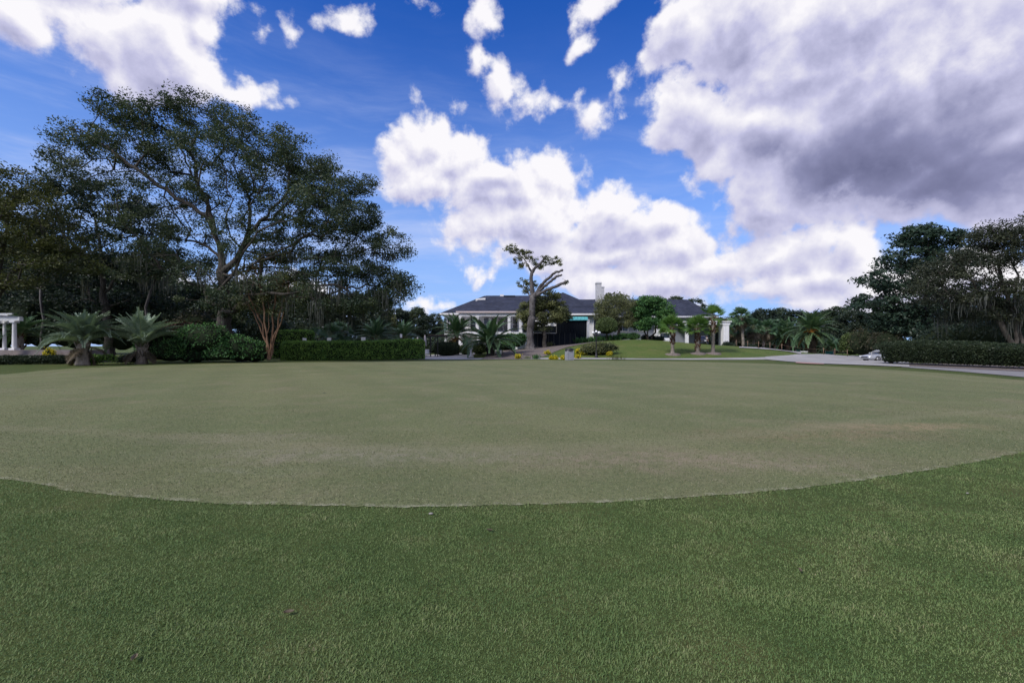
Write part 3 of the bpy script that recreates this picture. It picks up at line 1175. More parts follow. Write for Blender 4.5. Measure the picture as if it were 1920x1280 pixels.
def build_blades():
    def scatter(x0, x1, y0, y1, dens):
        n = int((x1 - x0) * (y1 - y0) * dens)
        return np.stack([rng.uniform(x0, x1, n), rng.uniform(y0, y1, n)], 1)
    q = np.concatenate([scatter(-6.0, 6.0, 0.8, 3.2, 17000), scatter(-8.5, 8.5, 3.2, 4.4, 11500), scatter(-9.5, 11.5, 4.4, 7.5, 5500), scatter(5, 13, 7.5, 10.5, 1500), scatter(-14, -5, 4.5, 8.5, 1500)])
    q = q[np.abs(q[:, 0]) < q[:, 1] * 1.18 + 2.4]
    near = q[:, 1] < 12
    q = q[near]
    ins = inside(RIM, q[:, 0], q[:, 1])
    q = q[~ins]
    n = len(q)
    clump = np.sin(q[:, 0] * 5.1 + np.sin(q[:, 1] * 4.3) * 2) * 0.5 + np.sin(q[:, 1] * 7.7 + q[:, 0] * 3.1) * 0.5
    L = rng.uniform(0.009, 0.021, n) * (1 + 0.30 * clump) * rng.choice([1, 1, 1, 1.5], n)
    rd = np.min(np.hypot(q[:, 0:1] - RIM[None, :, 0][:, ::1], q[:, 1:2] - RIM[None, :, 1]), axis=1) if n < 1 else np.concatenate([np.min(np.hypot(c[:, 0:1] - RIM_NEAR[None, :, 0], c[:, 1:2] - RIM_NEAR[None, :, 1]), axis=1) for c in np.array_split(q, 40)])
    L = L * (1 + 0.7 * np.exp(-rd / 0.06))
    az = rng.uniform(0, 2 * math.pi, n)
    lean = np.abs(rng.normal(0.75, 0.35, n))
    d = np.stack([np.cos(az) * np.sin(lean), np.sin(az) * np.sin(lean), np.cos(lean)], 1)
    w = np.stack([-np.sin(az), np.cos(az), np.zeros(n)], 1) * (rng.uniform(0.0010, 0.0019, n) * (1 + q[:, 1] * 0.12))[:, None]
    b = np.column_stack([q, np.zeros(n)])
    mid = b + d * (L * 0.55)[:, None]
    tip = mid + (d * 0.8 + np.array([0, 0, -0.35])) * (L * 0.5)[:, None]
    V = np.stack([b - w, b + w, mid + w * 0.8, mid - w * 0.8, tip], 1).reshape(-1, 3)
    k = np.arange(n) * 5
    var = np.clip(rng.beta(2.0, 3.0, n) + 0.10 * clump + 0.15 * np.exp(-rd / 0.08), 0, 1)
    mb = MB()
    mb.add(V, np.stack([k, k + 1, k + 2, k + 3], 1), 0, var)
    mb.f.append((np.stack([k + 3, k + 2, k + 4], 1), 0, var, False))
    tag(mb.build('grass', 'blade'), kind='stuff')

    # mown stubble on the near part of the putting surface
    q = np.concatenate([scatter(-8.5, 9.5, 4.5, 6.2, 2600), scatter(-11, 12, 6.2, 8.5, 1800), scatter(-14, 15, 8.5, 12, 900), scatter(-24, 24, 12, 22, 320)])
    q = q[rng.uniform(size=len(q)) < np.minimum(1, (6.4 / q[:, 1]) ** 1.3) * np.clip((22 - q[:, 1]) / 9, 0, 1)]
    q = q[np.abs(q[:, 0]) < q[:, 1] * 1.18 + 0.6]
    q = q[inside(RIM, q[:, 0], q[:, 1])]
    n = len(q)
    L = rng.uniform(0.009, 0.018, n) * (1 + q[:, 1] * 0.03)
    az = rng.uniform(0, 2 * math.pi, n)
    lean = np.abs(rng.normal(0.7, 0.35, n))
    d = np.stack([np.cos(az) * np.sin(lean), np.sin(az) * np.sin(lean), np.cos(lean)], 1)
    w = np.stack([-np.sin(az), np.cos(az), np.zeros(n)], 1) * (rng.uniform(0.0012, 0.0022, n) * (1 + q[:, 1] * 0.12))[:, None]
    b = np.column_stack([q, np.full(n, 0.005)])
    tip = b + d * L[:, None]
    V = np.stack([b - w, b + w, tip], 1).reshape(-1, 3)
    mb = MB()
    mb.add(V, np.arange(n * 3).reshape(-1, 3), 0, np.clip(rng.beta(1.0, 1.1, n), 0, 1))
    tag(mb.build('short_grass', 'stubble'), kind='stuff')


build_blades()


def strip(name, pairs, mat, lift=0.02, cross=24, sub=5, kerb=0.0):
    """a paved sheet laid over the ground between two edges"""
    a = np.array([q[0] for q in pairs], float)
    b = np.array([q[1] for q in pairs], float)
    t = np.arange(len(a))
    tt = np.linspace(0, len(a) - 1, (len(a) - 1) * sub + 1)
    A = np.stack([np.interp(tt, t, a[:, q]) for q in range(2)], 1)
    B = np.stack([np.interp(tt, t, b[:, q]) for q in range(2)], 1)
    f = np.linspace(0, 1, cross)
    XY = (A[:, None] * (1 - f)[None, :, None] + B[:, None] * f[None, :, None])
    V = np.concatenate([XY, (ground(XY[..., 0], XY[..., 1]) + lift)[..., None]], -1).reshape(-1, 3)
    n = len(tt)
    i, j = np.meshgrid(np.arange(n - 1), np.arange(cross - 1), indexing='ij')
    mb = MB()
    mb.add(V, np.stack([i * cross + j, (i + 1) * cross + j, (i + 1) * cross + j + 1, i * cross + j + 1], -1).reshape(-1, 4), 0, None, True)
    return tag(mb.build(name, mat), kind='structure')


def px_pairs(rows):
    return [(G(x, a)[:2], G(x, b)[:2]) for (x, a, b) in rows]


strip('path', px_pairs([(700, 674.6, 672.2), (800, 674.3, 671.8), (900, 674.2, 671.4), (1000, 673.8, 670.8), (1100, 673.6, 670.8), (1200, 674.3, 672.3), (1300, 674.6, 672.2), (1400, 674.4, 670.6), (1440, 674.2, 669.5)]), 'concrete', 0.03)
strip('parking_lot', px_pairs([(1435, 674.4, 669.4), (1480, 678.6, 666.5), (1500, 680.0, 664.5), (1540, 682.5, 664.0), (1600, 684.5, 667.0), (1660, 687.0, 671.5), (1700, 688.5, 675.0), (1705, 689.0, 682.0)]), 'concrete', 0.06)
strip('road', [(G(1690, 688.6)[:2], G(1690, 681.6)[:2]), (G(1800, 697.0)[:2], G(1800, 688.0)[:2]), (G(1919, 707.5)[:2], G(1919, 697.0)[:2]), ((40.0, 20.5), (41.5, 25.0)), ((62.0, 11.0), (63.0, 15.5))], 'asphalt', 0.03)
strip('brick_apron', px_pairs([(1492, 681.4, 679.6), (1515, 683.0, 680.6), (1545, 684.0, 682.6)]), 'brick_paving', 0.072, sub=4)
strip('driveway', px_pairs([(1386, 652.6, 650.6), (1420, 654.4, 652.0), (1450, 656.6, 653.8), (1480, 660.0, 656.4), (1502, 664.4, 659.0)]), 'concrete', 0.09)
strip('pool_deck', [((-26, 53), (-26, 76)), ((-10, 54), (-9, 77)), ((-5.5, 55), (-5, 77))], 'deck', 0.03)
strip('mulch_bed', [((-3.6, 52.6), (-3.0, 68)), ((0.2, 52.7), (0.0, 70)), ((2.6, 53.6), (4.2, 70.5)), ((4.4, 57.6), (9.0, 70.5)), ((6.5, 63.5), (13.0, 71.0)), ((10.5, 67.6), (17.0, 70.4))], 'mulch', 0.05, 10)
0 and strip('mulch_border', [(G(0, 691)[:2], G(0, 684)[:2] + [0, 3]), (G(150, 686.5)[:2], G(150, 680)[:2] + [0, 3]), (G(300, 682.0)[:2], G(300, 675)[:2]), (G(500, 677.4)[:2], G(500, 672.5)[:2]), (G(700, 676.0)[:2], G(700, 672.5)[:2])], 'mulch', 0.025)
strip('hedge_bed', [(G(1655, 684.2)[:2], G(1655, 680)[:2]), (G(1790, 691)[:2], G(1790, 683)[:2]), (G(1919, 697.6)[:2], G(1919, 688)[:2]), ((44, 26.2), (45, 31.0))], 'mulch', 0.05)

# the pale stone in the fringe
plain('stone', (0.30, 0.28, 0.26), (0.22, 0.21, 0.20), 0.8, 20)


# ------------------------------------------------------------------ clubhouse
def build_mats():
    plain('white_paint', (0.74, 0.74, 0.76), (0.66, 0.66, 0.69), 0.55, 1.2)
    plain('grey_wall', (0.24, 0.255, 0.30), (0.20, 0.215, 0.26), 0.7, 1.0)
    plain('trim_pink', (0.55, 0.46, 0.46), (0.48, 0.41, 0.42), 0.6, 2.0)
    plain('dark_metal', (0.018, 0.018, 0.02), (0.03, 0.03, 0.032), 0.45, 8.0, 0.4)
    plain('chimney_paint', (0.50, 0.50, 0.52), (0.42, 0.42, 0.45), 0.75, 1.5)
    plain('shutter_green', (0.10, 0.16, 0.15), (0.08, 0.13, 0.12), 0.6, 3.0)
    plain('interior_dark', (0.03, 0.03, 0.035), (0.02, 0.02, 0.022), 0.9, 1.0)
    plain('teal_canvas', (0.05, 0.36, 0.34), (0.16, 0.48, 0.50), 0.7, 0.9)
    plain('timber', (0.20, 0.13, 0.09), (0.13, 0.085, 0.06), 0.8, 4.0)
    plain('terrace_stone', (0.22, 0.185, 0.185), (0.17, 0.145, 0.145), 0.8, 2.0)
    plain('black_plastic', (0.012, 0.012, 0.014), (0.02, 0.02, 0.02), 0.5, 5.0)
    plain('white_plastic', (0.78, 0.78, 0.80), (0.70, 0.70, 0.72), 0.45, 4.0)
    plain('tyre', (0.015, 0.015, 0.015), (0.025, 0.025, 0.025), 0.8, 10.0)
    plain('alloy', (0.5, 0.5, 0.52), (0.42, 0.42, 0.44), 0.35, 5.0, 0.8)
    plain('cloth_white', (0.70, 0.68, 0.70), (0.6, 0.58, 0.6), 0.9, 6.0)
    plain('cloth_dark', (0.02, 0.02, 0.03), (0.03, 0.03, 0.04), 0.9, 6.0)
    plain('skin', (0.38, 0.23, 0.17), (0.33, 0.19, 0.14), 0.6, 6.0)
    plain('bin_slats', (0.30, 0.31, 0.35), (0.23, 0.24, 0.28), 0.7, 5.0)
    plain('parasol_cloth', (0.55, 0.52, 0.55), (0.46, 0.43, 0.46), 0.9, 2.0)
    plain('green_net', (0.03, 0.20, 0.17), (0.02, 0.14, 0.12), 0.8, 3.0)
    # roof shingles in courses
    m, t, b, _ = new_mat('shingle')
    p = objc(t)
    br = t.nt.nodes.new('ShaderNodeTexBrick')
    x, y, z = t.xyz(p)
    t.put(br.inputs['Vector'], t.comb(t.m('ADD', x, t.m('MULTIPLY', y, 0.13)), t.m('MULTIPLY', z, 2.2), 0.0))
    br.inputs['Color1'].default_value = (0.022, 0.027, 0.046, 1)
    br.inputs['Color2'].default_value = (0.040, 0.046, 0.072, 1)
    br.inputs['Mortar'].default_value = (0.012, 0.014, 0.024, 1)
    br.inputs['Scale'].default_value = 1.0
    br.inputs['Brick Width'].default_value = 0.5
    br.inputs['Row Height'].default_value = 0.34
    br.inputs['Mortar Size'].default_value = 0.02
    n = t.noise(p, 0.5, 5.0, 0.6)
    t.put(b.inputs['Base Color'], t.v('SCALE', br.outputs[0], t.range(n, 0.3, 0.7, 0.8, 1.25)))
    b.inputs['Roughness'].default_value = 0.8
    b.inputs['Specular IOR Level'].default_value = 0.25
    # window glass seen from outside
    m, t, b, _ = new_mat('window_glass')
    b.inputs['Base Color'].default_value = (0.015, 0.018, 0.025, 1)
    b.inputs['Roughness'].default_value = 0.06
    b.inputs['Specular IOR Level'].default_value = 0.6
    # white slatted skirt / pleated screen cloth
    m, t, b, _ = new_mat('screen_mesh')
    o = objc(t)
    w = t.m('SINE', t.m('MULTIPLY', t.xyz(o)[0], 26.0))
    t.put(b.inputs['Base Color'], t.mix(t.range(w, -1, 1), (0.005, 0.007, 0.011, 1), (0.010, 0.014, 0.021, 1)))
    b.inputs['Roughness'].default_value = 0.85
    b.inputs['Specular IOR Level'].default_value = 0.15


build_mats()


def X(px, d):
    return (px - CX) / F * d


def Zp(py, d):
    return H - (py - HY) / F * d


def slope(mb, quad, th=0.12, mat=0):
    """a roof plane with thickness: four or three corners, outer side up"""
    q = np.array(quad, float)
    n = np.cross(q[1] - q[0], q[2] - q[0])
    n /= np.linalg.norm(n)
    if n[2] < 0:
        n = -n
    lo = q - n * th
    k = len(q)
    V = np.concatenate([q, lo])
    mb.add(V, [list(range(k))], mat)
    mb.add(V, [list(range(2 * k - 1, k - 1, -1))], mat)
    for i in range(k):
        j = (i + 1) % k
        mb.add(V, [[i, j, k + j, k + i]], mat)


def window(parent, x0, x1, z0, z1, y, mullions=1, rails=1, shutters=None, frame='white_paint'):
    fr = MB()
    t = 0.09
    for (a, b_, c, d) in ((x0 - t, x0, z0 - t, z1 + t), (x1, x1 + t, z0 - t, z1 + t)):
        fr.span(np.array([a, y - 0.09, c]), np.array([b_, y + 0.02, d]))
    fr.span(np.array([x0, y - 0.09, z1]), np.array([x1, y + 0.02, z1 + t]))
    fr.span(np.array([x0, y - 0.13, z0 - t]), np.array([x1, y + 0.02, z0]))
    for i in range(mullions):
        xm = x0 + (x1 - x0) * (i + 1) / (mullions + 1)
        fr.span(np.array([xm - 0.025, y - 0.06, z0]), np.array([xm + 0.025, y + 0.0, z1]))
    for i in range(rails):
        zm = z0 + (z1 - z0) * (i + 1) / (rails + 1)
        fr.span(np.array([x0, y - 0.055, zm - 0.025]), np.array([x1, y - 0.003, zm + 0.025]))
    f = fr.build('window', frame, parent)
    g = MB()
    g.span(np.array([x0 - 0.02, y - 0.035, z0 - 0.02]), np.array([x1 + 0.02, y - 0.012, z1 + 0.02]))
    g.build('pane', 'window_glass', f)
    if shutters:
        for xs in (x0 - 0.62, x1 + 0.14):
            s = MB()
            s.span(np.array([xs, y - 0.08, z0 - 0.05]), np.array([xs + 0.48, y - 0.03, z1 + 0.05]))
            for k in range(14):
                zz = z0 + (z1 - z0) * (k + 0.5) / 14
                s.span(np.array([xs + 0.06, y - 0.1, zz - 0.03]), np.array([xs + 0.42, y - 0.081, zz + 0.03]))
            s.build('shutter', shutters, f)
    return f


def column(parent, x, y, z0, z1, w=0.42):
    m = MB()
    m.box((x, y, (z0 + z1) / 2), (w, w, z1 - z0 - 0.3))
    m.box((x, y, z0 + 0.075), (w + 0.14, w + 0.14, 0.15))
    m.box((x, y, z1 - 0.075), (w + 0.16, w + 0.16, 0.15))
    for sx in (-1, 1):
        m.box((x + sx * w * 0.22, y - w / 2 - 0.012, (z0 + z1) / 2), (w * 0.16, 0.024, z1 - z0 - 0.7))
    return m.build('column', 'white_paint', parent)


def clubhouse():
    r = thing('clubhouse', 'long white clubhouse with dark shingle roofs and two pale chimneys behind the green', 'building', (0, 84, 0))
    off = np.array([0, 84.0, 0])

    def B(mb, name, mat, par=r):
        mb.v = [v - off for v in mb.v]
        return mb.build(name, mat, par)
    EA = 7.3
    # ---- walls
    w = MB()
    w.span(np.array([-11.9, 80.0, -0.3]), np.array([6.8, 97.5, EA - 0.12]))          # west wing
    w.span(np.array([6.803, 80.6, 0.5]), np.array([14.55, 92.5, EA - 0.12]))           # middle
    B(w, 'wall', 'white_paint')
    w = MB()
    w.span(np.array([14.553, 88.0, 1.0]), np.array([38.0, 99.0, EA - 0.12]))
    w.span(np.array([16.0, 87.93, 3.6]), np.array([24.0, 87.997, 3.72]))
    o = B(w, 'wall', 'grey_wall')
    o['label'] = 'grey east wall of the clubhouse'
    # ---- roofs
    rf = MB()
    RY, RZ = 88.6, 11.3
    xl, xr = -12.5, 9.5
    yl, yb = 79.3, 98.0
    slope(rf, [(xl, yl, EA), (xr, yl, EA), (xr, RY, RZ), (-5.4, RY, RZ)])
    slope(rf, [(xl, yb, EA), (xl, yl, EA), (-5.4, RY, RZ)])
    slope(rf, [(xr, yb, EA), (xl, yb, EA), (-5.4, RY, RZ), (xr, RY, RZ)])
    # porch roof carried forward
    slope(rf, [(-9.2, 75.9, EA + 0.03), (1.6, 75.9, EA + 0.03), (3.9, RY - 0.3, RZ + 0.02), (-5.0, RY - 0.3, RZ + 0.02)])
    slope(rf, [(-9.2, 75.9, EA + 0.03), (-5.0, RY - 0.3, RZ + 0.02), (-9.2, 80.2, EA + 0.4)], 0.1)
    # middle wing front slope, long east ridge
    slope(rf, [(6.5, 79.6, 7.25), (15.1, 79.6, 7.25), (17.1, 92.0, 10.95), (6.5, 92.0, 10.95)])
    slope(rf, [(15.1, 85.9, 7.22), (38.9, 85.9, 7.22), (35.4, 92.0, 10.93), (14.2, 92.0, 10.93)])
    slope(rf, [(38.9, 85.9, 7.22), (39.2, 99.5, 7.22), (35.4, 92.0, 10.93)])
    slope(rf, [(39.2, 99.5, 7.22), (6.5, 99.5, 7.22), (6.5, 92.0, 10.93), (35.4, 92.0, 10.93)])
    # little pyramid above the middle wing
    pk = (10.1, 90.4, 12.2)
    c = [(4.5, 85.0, 8.9), (15.7, 85.0, 8.9), (15.7, 95.8, 8.9), (4.5, 95.8, 8.9)]
    for i in range(4):
        slope(rf, [c[i], c[(i + 1) % 4], pk], 0.08)
    roof = B(rf, 'roof', 'shingle')
    # ---- gutters and fascia
    fs = MB()
    fs.span(np.array([-12.55, 79.16, EA - 0.30]), np.array([-9.3, 79.3, EA - 0.02]))
    B(fs, 'gutter', 'white_paint')
    fs = MB()
    fs.span(np.array([-12.6, 79.3, EA - 0.30]), np.array([-12.46, 98.0, EA - 0.02]))
    B(fs, 'gutter', 'white_paint')
    fs = MB()
    fs.span(np.array([6.6, 79.43, EA - 0.36]), np.array([15.15, 79.58, EA - 0.06]))
    B(fs, 'gutter', 'white_paint')
    fs = MB()
    fs.span(np.array([15.0, 79.6, EA - 0.34]), np.array([15.14, 88.0, EA - 0.08]))
    B(fs, 'gutter', 'white_paint')
    fs = MB()
    fs.span(np.array([15.2, 85.75, EA - 0.36]), np.array([38.9, 85.9, EA - 0.10]))
    B(fs, 'gutter', 'chimney_paint')
    fs = MB()
    fs.tube([(15.05, 79.5, 6.95), (14.9, 79.8, 6.7), (14.6, 80.45, 6.35), (14.45, 80.5, 6.1), (14.45, 80.5, 2.4)], 0.06, 6)
    B(fs, 'downpipe', 'white_paint')
    fs = MB()
    fs.span(np.array([-9.35, 75.74, EA - 0.22]), np.array([1.75, 75.88, EA + 0.05]))
    B(fs, 'porch_gutter', 'trim_pink')
    # ---- porch
    pz = 3.9
    pb = MB()
    pb.span(np.array([-8.9, 76.1, EA - 0.78]), np.array([1.45, 76.5, EA - 0.225]))
    pb.span(np.array([-8.9, 76.503, EA - 0.5]), np.array([1.45, 79.98, EA - 0.42]))
    B(pb, 'porch_beam', 'white_paint')
    pf = MB()
    pf.span(np.array([-9.2, 76.0, pz - 0.35]), np.array([1.7, 79.98, pz]))
    B(pf, 'porch_floor', 'white_paint')
    for xc in (X(862, 76.2), X(895, 76.2), X(954.5, 76.2), X(976, 76.2)):
        column(r, xc, 76.3 - 84, pz, EA - 0.78, 0.46)
    for xc in (-8.6, -5.6, -2.6, 0.6):
        m = MB()
        m.span(np.array([xc - 0.3, 76.2, -0.2]), np.array([xc + 0.3, 76.8, pz - 0.353]))
        B(m, 'pier', 'white_paint')
    rl = MB()
    for zz in (pz + 0.15, pz + 1.0):
        rl.span(np.array([-8.6, 76.22, zz]), np.array([1.3, 76.28, zz + 0.05]))
    for k in range(83):
        xx = -8.5 + k * 0.12
        rl.span(np.array([xx, 76.24, pz + 0.15]), np.array([xx + 0.022, 76.262, pz + 1.0]))
    B(rl, 'railing', 'dark_metal')
    for px in (867, 887, 912, 926, 938.5, 949, 966):
        xc = X(px, 80)
        window(r, xc - 0.42, xc + 0.42, 4.25, 6.45, 79.995 - 84, 0, 1)
    window(r, X(839, 80), X(848, 80), 4.3, 6.3, 79.995 - 84, 1, 2, 'shutter_green')
    for px in (846, 872):
        window(r, X(px, 80) - 0.5, X(px, 80) + 0.5, 0.7, 2.5, 79.995 - 84, 1, 1)
    d = MB()
    d.span(np.array([X(981, 80), 79.9, 4.0]), np.array([X(988, 80), 79.985, 6.4]))
    o = B(d, 'door', 'interior_dark')
    h = MB()
    h.box((X(987, 80), 79.86 - 84, 5.0), (0.05, 0.06, 0.2))
    h.build('handle', 'alloy', o)
    # middle and east windows
    window(r, X(1157, 88), X(1177, 88), 4.4, 6.1, 87.995 - 84, 1, 0)
    window(r, X(1196, 88), X(1214, 88), 4.4, 6.1, 87.995 - 84, 1, 0)
    pl = MB()
    pl.box((X(1232, 87.4), 87.5, 3.6), (1.0, 0.9, 3.4))
    pl.box((X(1232, 87.4), 87.5, 5.36), (1.2, 1.1, 0.12))
    B(pl, 'pier', 'white_paint')
    # ---- roof furniture
    v = MB()
    V = np.array([(-6.75, 84.6, 9.3), (-4.95, 84.6, 9.5), (-4.95, 84.6, 10.5), (-6.75, 84.6, 10.35), (-6.75, 86.4, 9.9), (-4.95, 86.4, 10.0), (-4.95, 86.4, 10.5), (-6.75, 86.4, 10.35)])
    v.add(V, [[0, 1, 2, 3], [5, 4, 7, 6], [1, 5, 6, 2], [4, 0, 3, 7], [3, 2, 6, 7], [0, 4, 5, 1]])
    B(v, 'roof_vent', 'white_paint', roof)
    v = MB()
    v.box((X(941, 88), 88.0, 11.3), (0.7, 0.5, 0.35))
    B(v, 'roof_vent', 'white_plastic', roof)
    v = MB()
    v.box((X(955, 87), 87.2, 11.1), (2.2, 0.5, 0.22))
    B(v, 'roof_vent', 'dark_metal', roof)
    for (px, d, ztop, wd) in ((1122, 90.2, 14.1, 1.02), (1129.7, 95.5, 14.0, 0.62)):
        m = MB()
        x = X(px, d)
        m.box((x, d, (6.0 + ztop) / 2), (wd, wd * 1.1, ztop - 6.0 - 0.3))
        m.box((x, d, ztop - 0.22), (wd + 0.14, wd * 1.1 + 0.14, 0.14))
        m.box((x, d, ztop - 0.075), (wd + 0.04, wd * 1.1 + 0.04, 0.15))
        m.box((x, d, ztop + 0.02), (wd * 0.7, wd * 0.7, 0.04))
        B(m, 'chimney', 'chimney_paint', roof)
    # ---- east portico
    e = MB()
    e.span(np.array([X(1285, 82), 81.6, 5.45]), np.array([X(1367.5, 82), 88.0, 5.85]))
    e.span(np.array([X(1283, 82), 81.4, 5.853]), np.array([X(1369.5, 82), 88.2, 6.02]))
    B(e, 'portico_beam', 'white_paint')
    column(r, X(1359.5, 82), 82.05 - 84, 1.3, 5.45, 1.02)
    column(r, X(1350, 86.6), 86.6 - 84, 1.3, 5.45, 0.45)
    column(r, X(1288, 82), 82.05 - 84, 1.6, 5.45, 0.5)
    dr = MB()
    dr.span(np.array([X(1343, 87.8), 87.7, 1.5]), np.array([X(1348.5, 87.8), 87.97, 4.0]))
    o = B(dr, 'door', 'interior_dark')
    h = MB()
    h.box((X(1344, 87.8), 87.66 - 84, 2.6), (0.05, 0.07, 0.25))
    h.build('handle', 'alloy', o)
    # east side foot wall between the mesh pavilion and the corner
    return r


clubhouse()


def screened_pavilion():
    d = 73.0
    x0, x1 = X(1008, d), X(1101, d)
    zt, zb = Zp(600, d), 1.2
    r = thing('screened_pavilion', 'open pavilion closed off by black mesh screens under a teal canvas canopy', 'pavilion', (x0, d, zb))
    o = np.array([x0, d, zb])

    def B(mb, name, mat, par=r):
        mb.v = [v - o for v in mb.v]
        return mb.build(name, mat, par)
    m = MB()
    n = 60
    xs = np.linspace(X(1043, d), x1 - 0.1, n)
    yw = d + 0.05 * np.sin(np.arange(n) * 1.9)
    V = np.concatenate([np.stack([xs, yw, np.full(n, zb)], 1), np.stack([xs, yw, np.full(n, zt)], 1), np.stack([xs, yw + .04, np.full(n, zb)], 1), np.stack([xs, yw + .04, np.full(n, zt)], 1)])
    i = np.arange(n - 1)
    m.add(V, np.stack([i, i + 1, n + i + 1, n + i], 1), 0)
    m.add(V, np.stack([2 * n + i + 1, 2 * n + i, 3 * n + i, 3 * n + i + 1], 1), 0)
    m.add(V, np.stack([n + i, n + i + 1, 3 * n + i + 1, 3 * n + i], 1), 0)
    B(m, 'screen', 'screen_mesh')
    m = MB()
    m.span(np.array([x0 - 0.6, d + 0.15, zb]), np.array([X(1043, d) - 0.003, d + 0.22, Zp(611, d)]))
    B(m, 'screen', 'screen_mesh')
    m = MB()
    q = [(X(1058, d), d - 0.35, Zp(600.5, d)), (x1 + 0.1, d - 0.35, Zp(600.0, d)), (x1 + 0.45, d + 2.6, Zp(594.0, d + 2.6)), (X(1066, d + 2.6), d + 2.6, Zp(593.6, d + 2.6))]
    slope(m, q, 0.05)
    for k in range(7):
        f = k / 6
        a = np.array(q[0]) * (1 - f) + np.array(q[1]) * f
        b = np.array(q[3]) * (1 - f) + np.array(q[2]) * f
        m.tube([a + [0, 0, .015], b + [0, 0, .015]], 0.03, 5)
    B(m, 'canopy', 'teal_canvas')
    m = MB()
    m.span(np.array([x1 - 0.05, d - 0.25, zb]), np.array([x1 + 0.32, d + 0.15, Zp(599.0, d)]))
    B(m, 'post', 'white_paint')
    m = MB()
    m.span(np.array([X(1043, d), d - 0.1, zb]), np.array([X(1045, d), d - 0.01, zt]))
    B(m, 'post', 'dark_metal')
    m = MB()
    m.span(np.array([X(1040, d), d - 0.15, zt + 0.003]), np.array([X(1060, d), d + 0.1, zt + 0.16]))
    B(m, 'beam', 'dark_metal')


screened_pavilion()


def black_fence():
    d = 70.0
    xa, xb = X(998, d), X(1079, d)
    r = thing('black_fence', 'black mesh fence with pale top rail below the screened pavilion', 'fence', (xa, d, 1.1))
    o = np.array([xa, d, 1.1])

    def B(mb, name, mat):
        mb.v = [v - o for v in mb.v]
        return mb.build(name, mat, r)
    zt = Zp(625, d)
    m = MB()
    m.span(np.array([xa, d, 0.6]), np.array([xb, d + 0.04, zt]))
    B(m, 'mesh_panel', 'screen_mesh')
    m = MB()
    m.span(np.array([xa, d - 0.05, zt + 0.003]), np.array([X(1042, d), d + 0.07, zt + 0.10]))
    B(m, 'rail', 'chimney_paint')
    for k in range(9):
        x = xa + (xb - xa) * k / 8
        m = MB()
        m.span(np.array([x - 0.04, d - 0.06, 0.6]), np.array([x + 0.04, d - 0.003, zt - 0.003]))
        m.box((x, d - 0.03, zt + 0.13), (0.1, 0.1, 0.04))
        B(m, 'post', 'dark_metal')


black_fence()


def white_pergola():
    d = 43.0
    r = thing('garden_pergola', 'white pergola with paired columns and stacked beams on the stone terrace', 'pergola', (-47, d, 1.0))
    o = np.array([-47.0, d, 1.0])
    zb, zt = Zp(656, d), Zp(601.5, d)

    def B(mb, name, mat='white_paint', par=r):
        mb.v = [v - o for v in mb.v]
        return mb.build(name, mat, par)
    for (px, dd, w) in ((8.5, d + 1.6, 0.30), (27, d, 0.36), (-150, d, 0.36), (-170, d + 1.6, 0.3)):
        m = MB()
        x = X(px, dd)
        m.lathe((x, dd, zb + 0.18), [(w * .5, 0), (w * .5, 0.1), (w * .46, 1.0), (w * .40, zt - zb - 0.36)], 14)
        m.box((x, dd, zb + 0.09), (w * 1.5, w * 1.5, 0.18))
        m.box((x, dd, zt - 0.09), (w * 1.35, w * 1.35, 0.17))
        B(m, 'column')
    m = MB()
    m.span(np.array([-56.5, d - 0.18, zt]), np.array([X(40, d), d + 0.18, zt + 0.34]))
    B(m, 'beam')
    m = MB()
    m.span(np.array([-56.5, d + 1.42, zt]), np.array([X(22, d + 1.6), d + 1.78, zt + 0.34]))
    B(m, 'beam')
    m = MB()
    for k in range(12):
        x = X(-8, d) - k * 0.75
        m.span(np.array([x - 0.06, d - 0.7, zt + 0.345]), np.array([x + 0.06, d + 2.3, zt + 0.56]))
    m.span(np.array([-56.0, d - 0.45, zt + 0.563]), np.array([X(32, d), d - 0.33, zt + 0.70]))
    m.span(np.array([-56.0, d + 1.9, zt + 0.563]), np.array([X(16, d + 2), d + 2.02, zt + 0.70]))
    B(m, 'rafters')
    # terrace
    t = MB()
    tw = np.array([-47.0, d + 1.5, 0.0])
    t.span(np.array([-60, d - 1.6, -0.1]), np.array([X(131, d - 1.6), d + 2.6, zb - 0.35]))
    t.span(np.array([-60, d - 1.5, zb - 0.347]), np.array([X(131, d - 1.6) - .1, d + 2.5, zb - 0.003]))
    t.v = [v - tw for v in t.v]
    tag(t.build('terrace', 'terrace_stone', None, tw), 'low pinkish stone terrace step carrying the white pergola', 'terrace')


white_pergola()


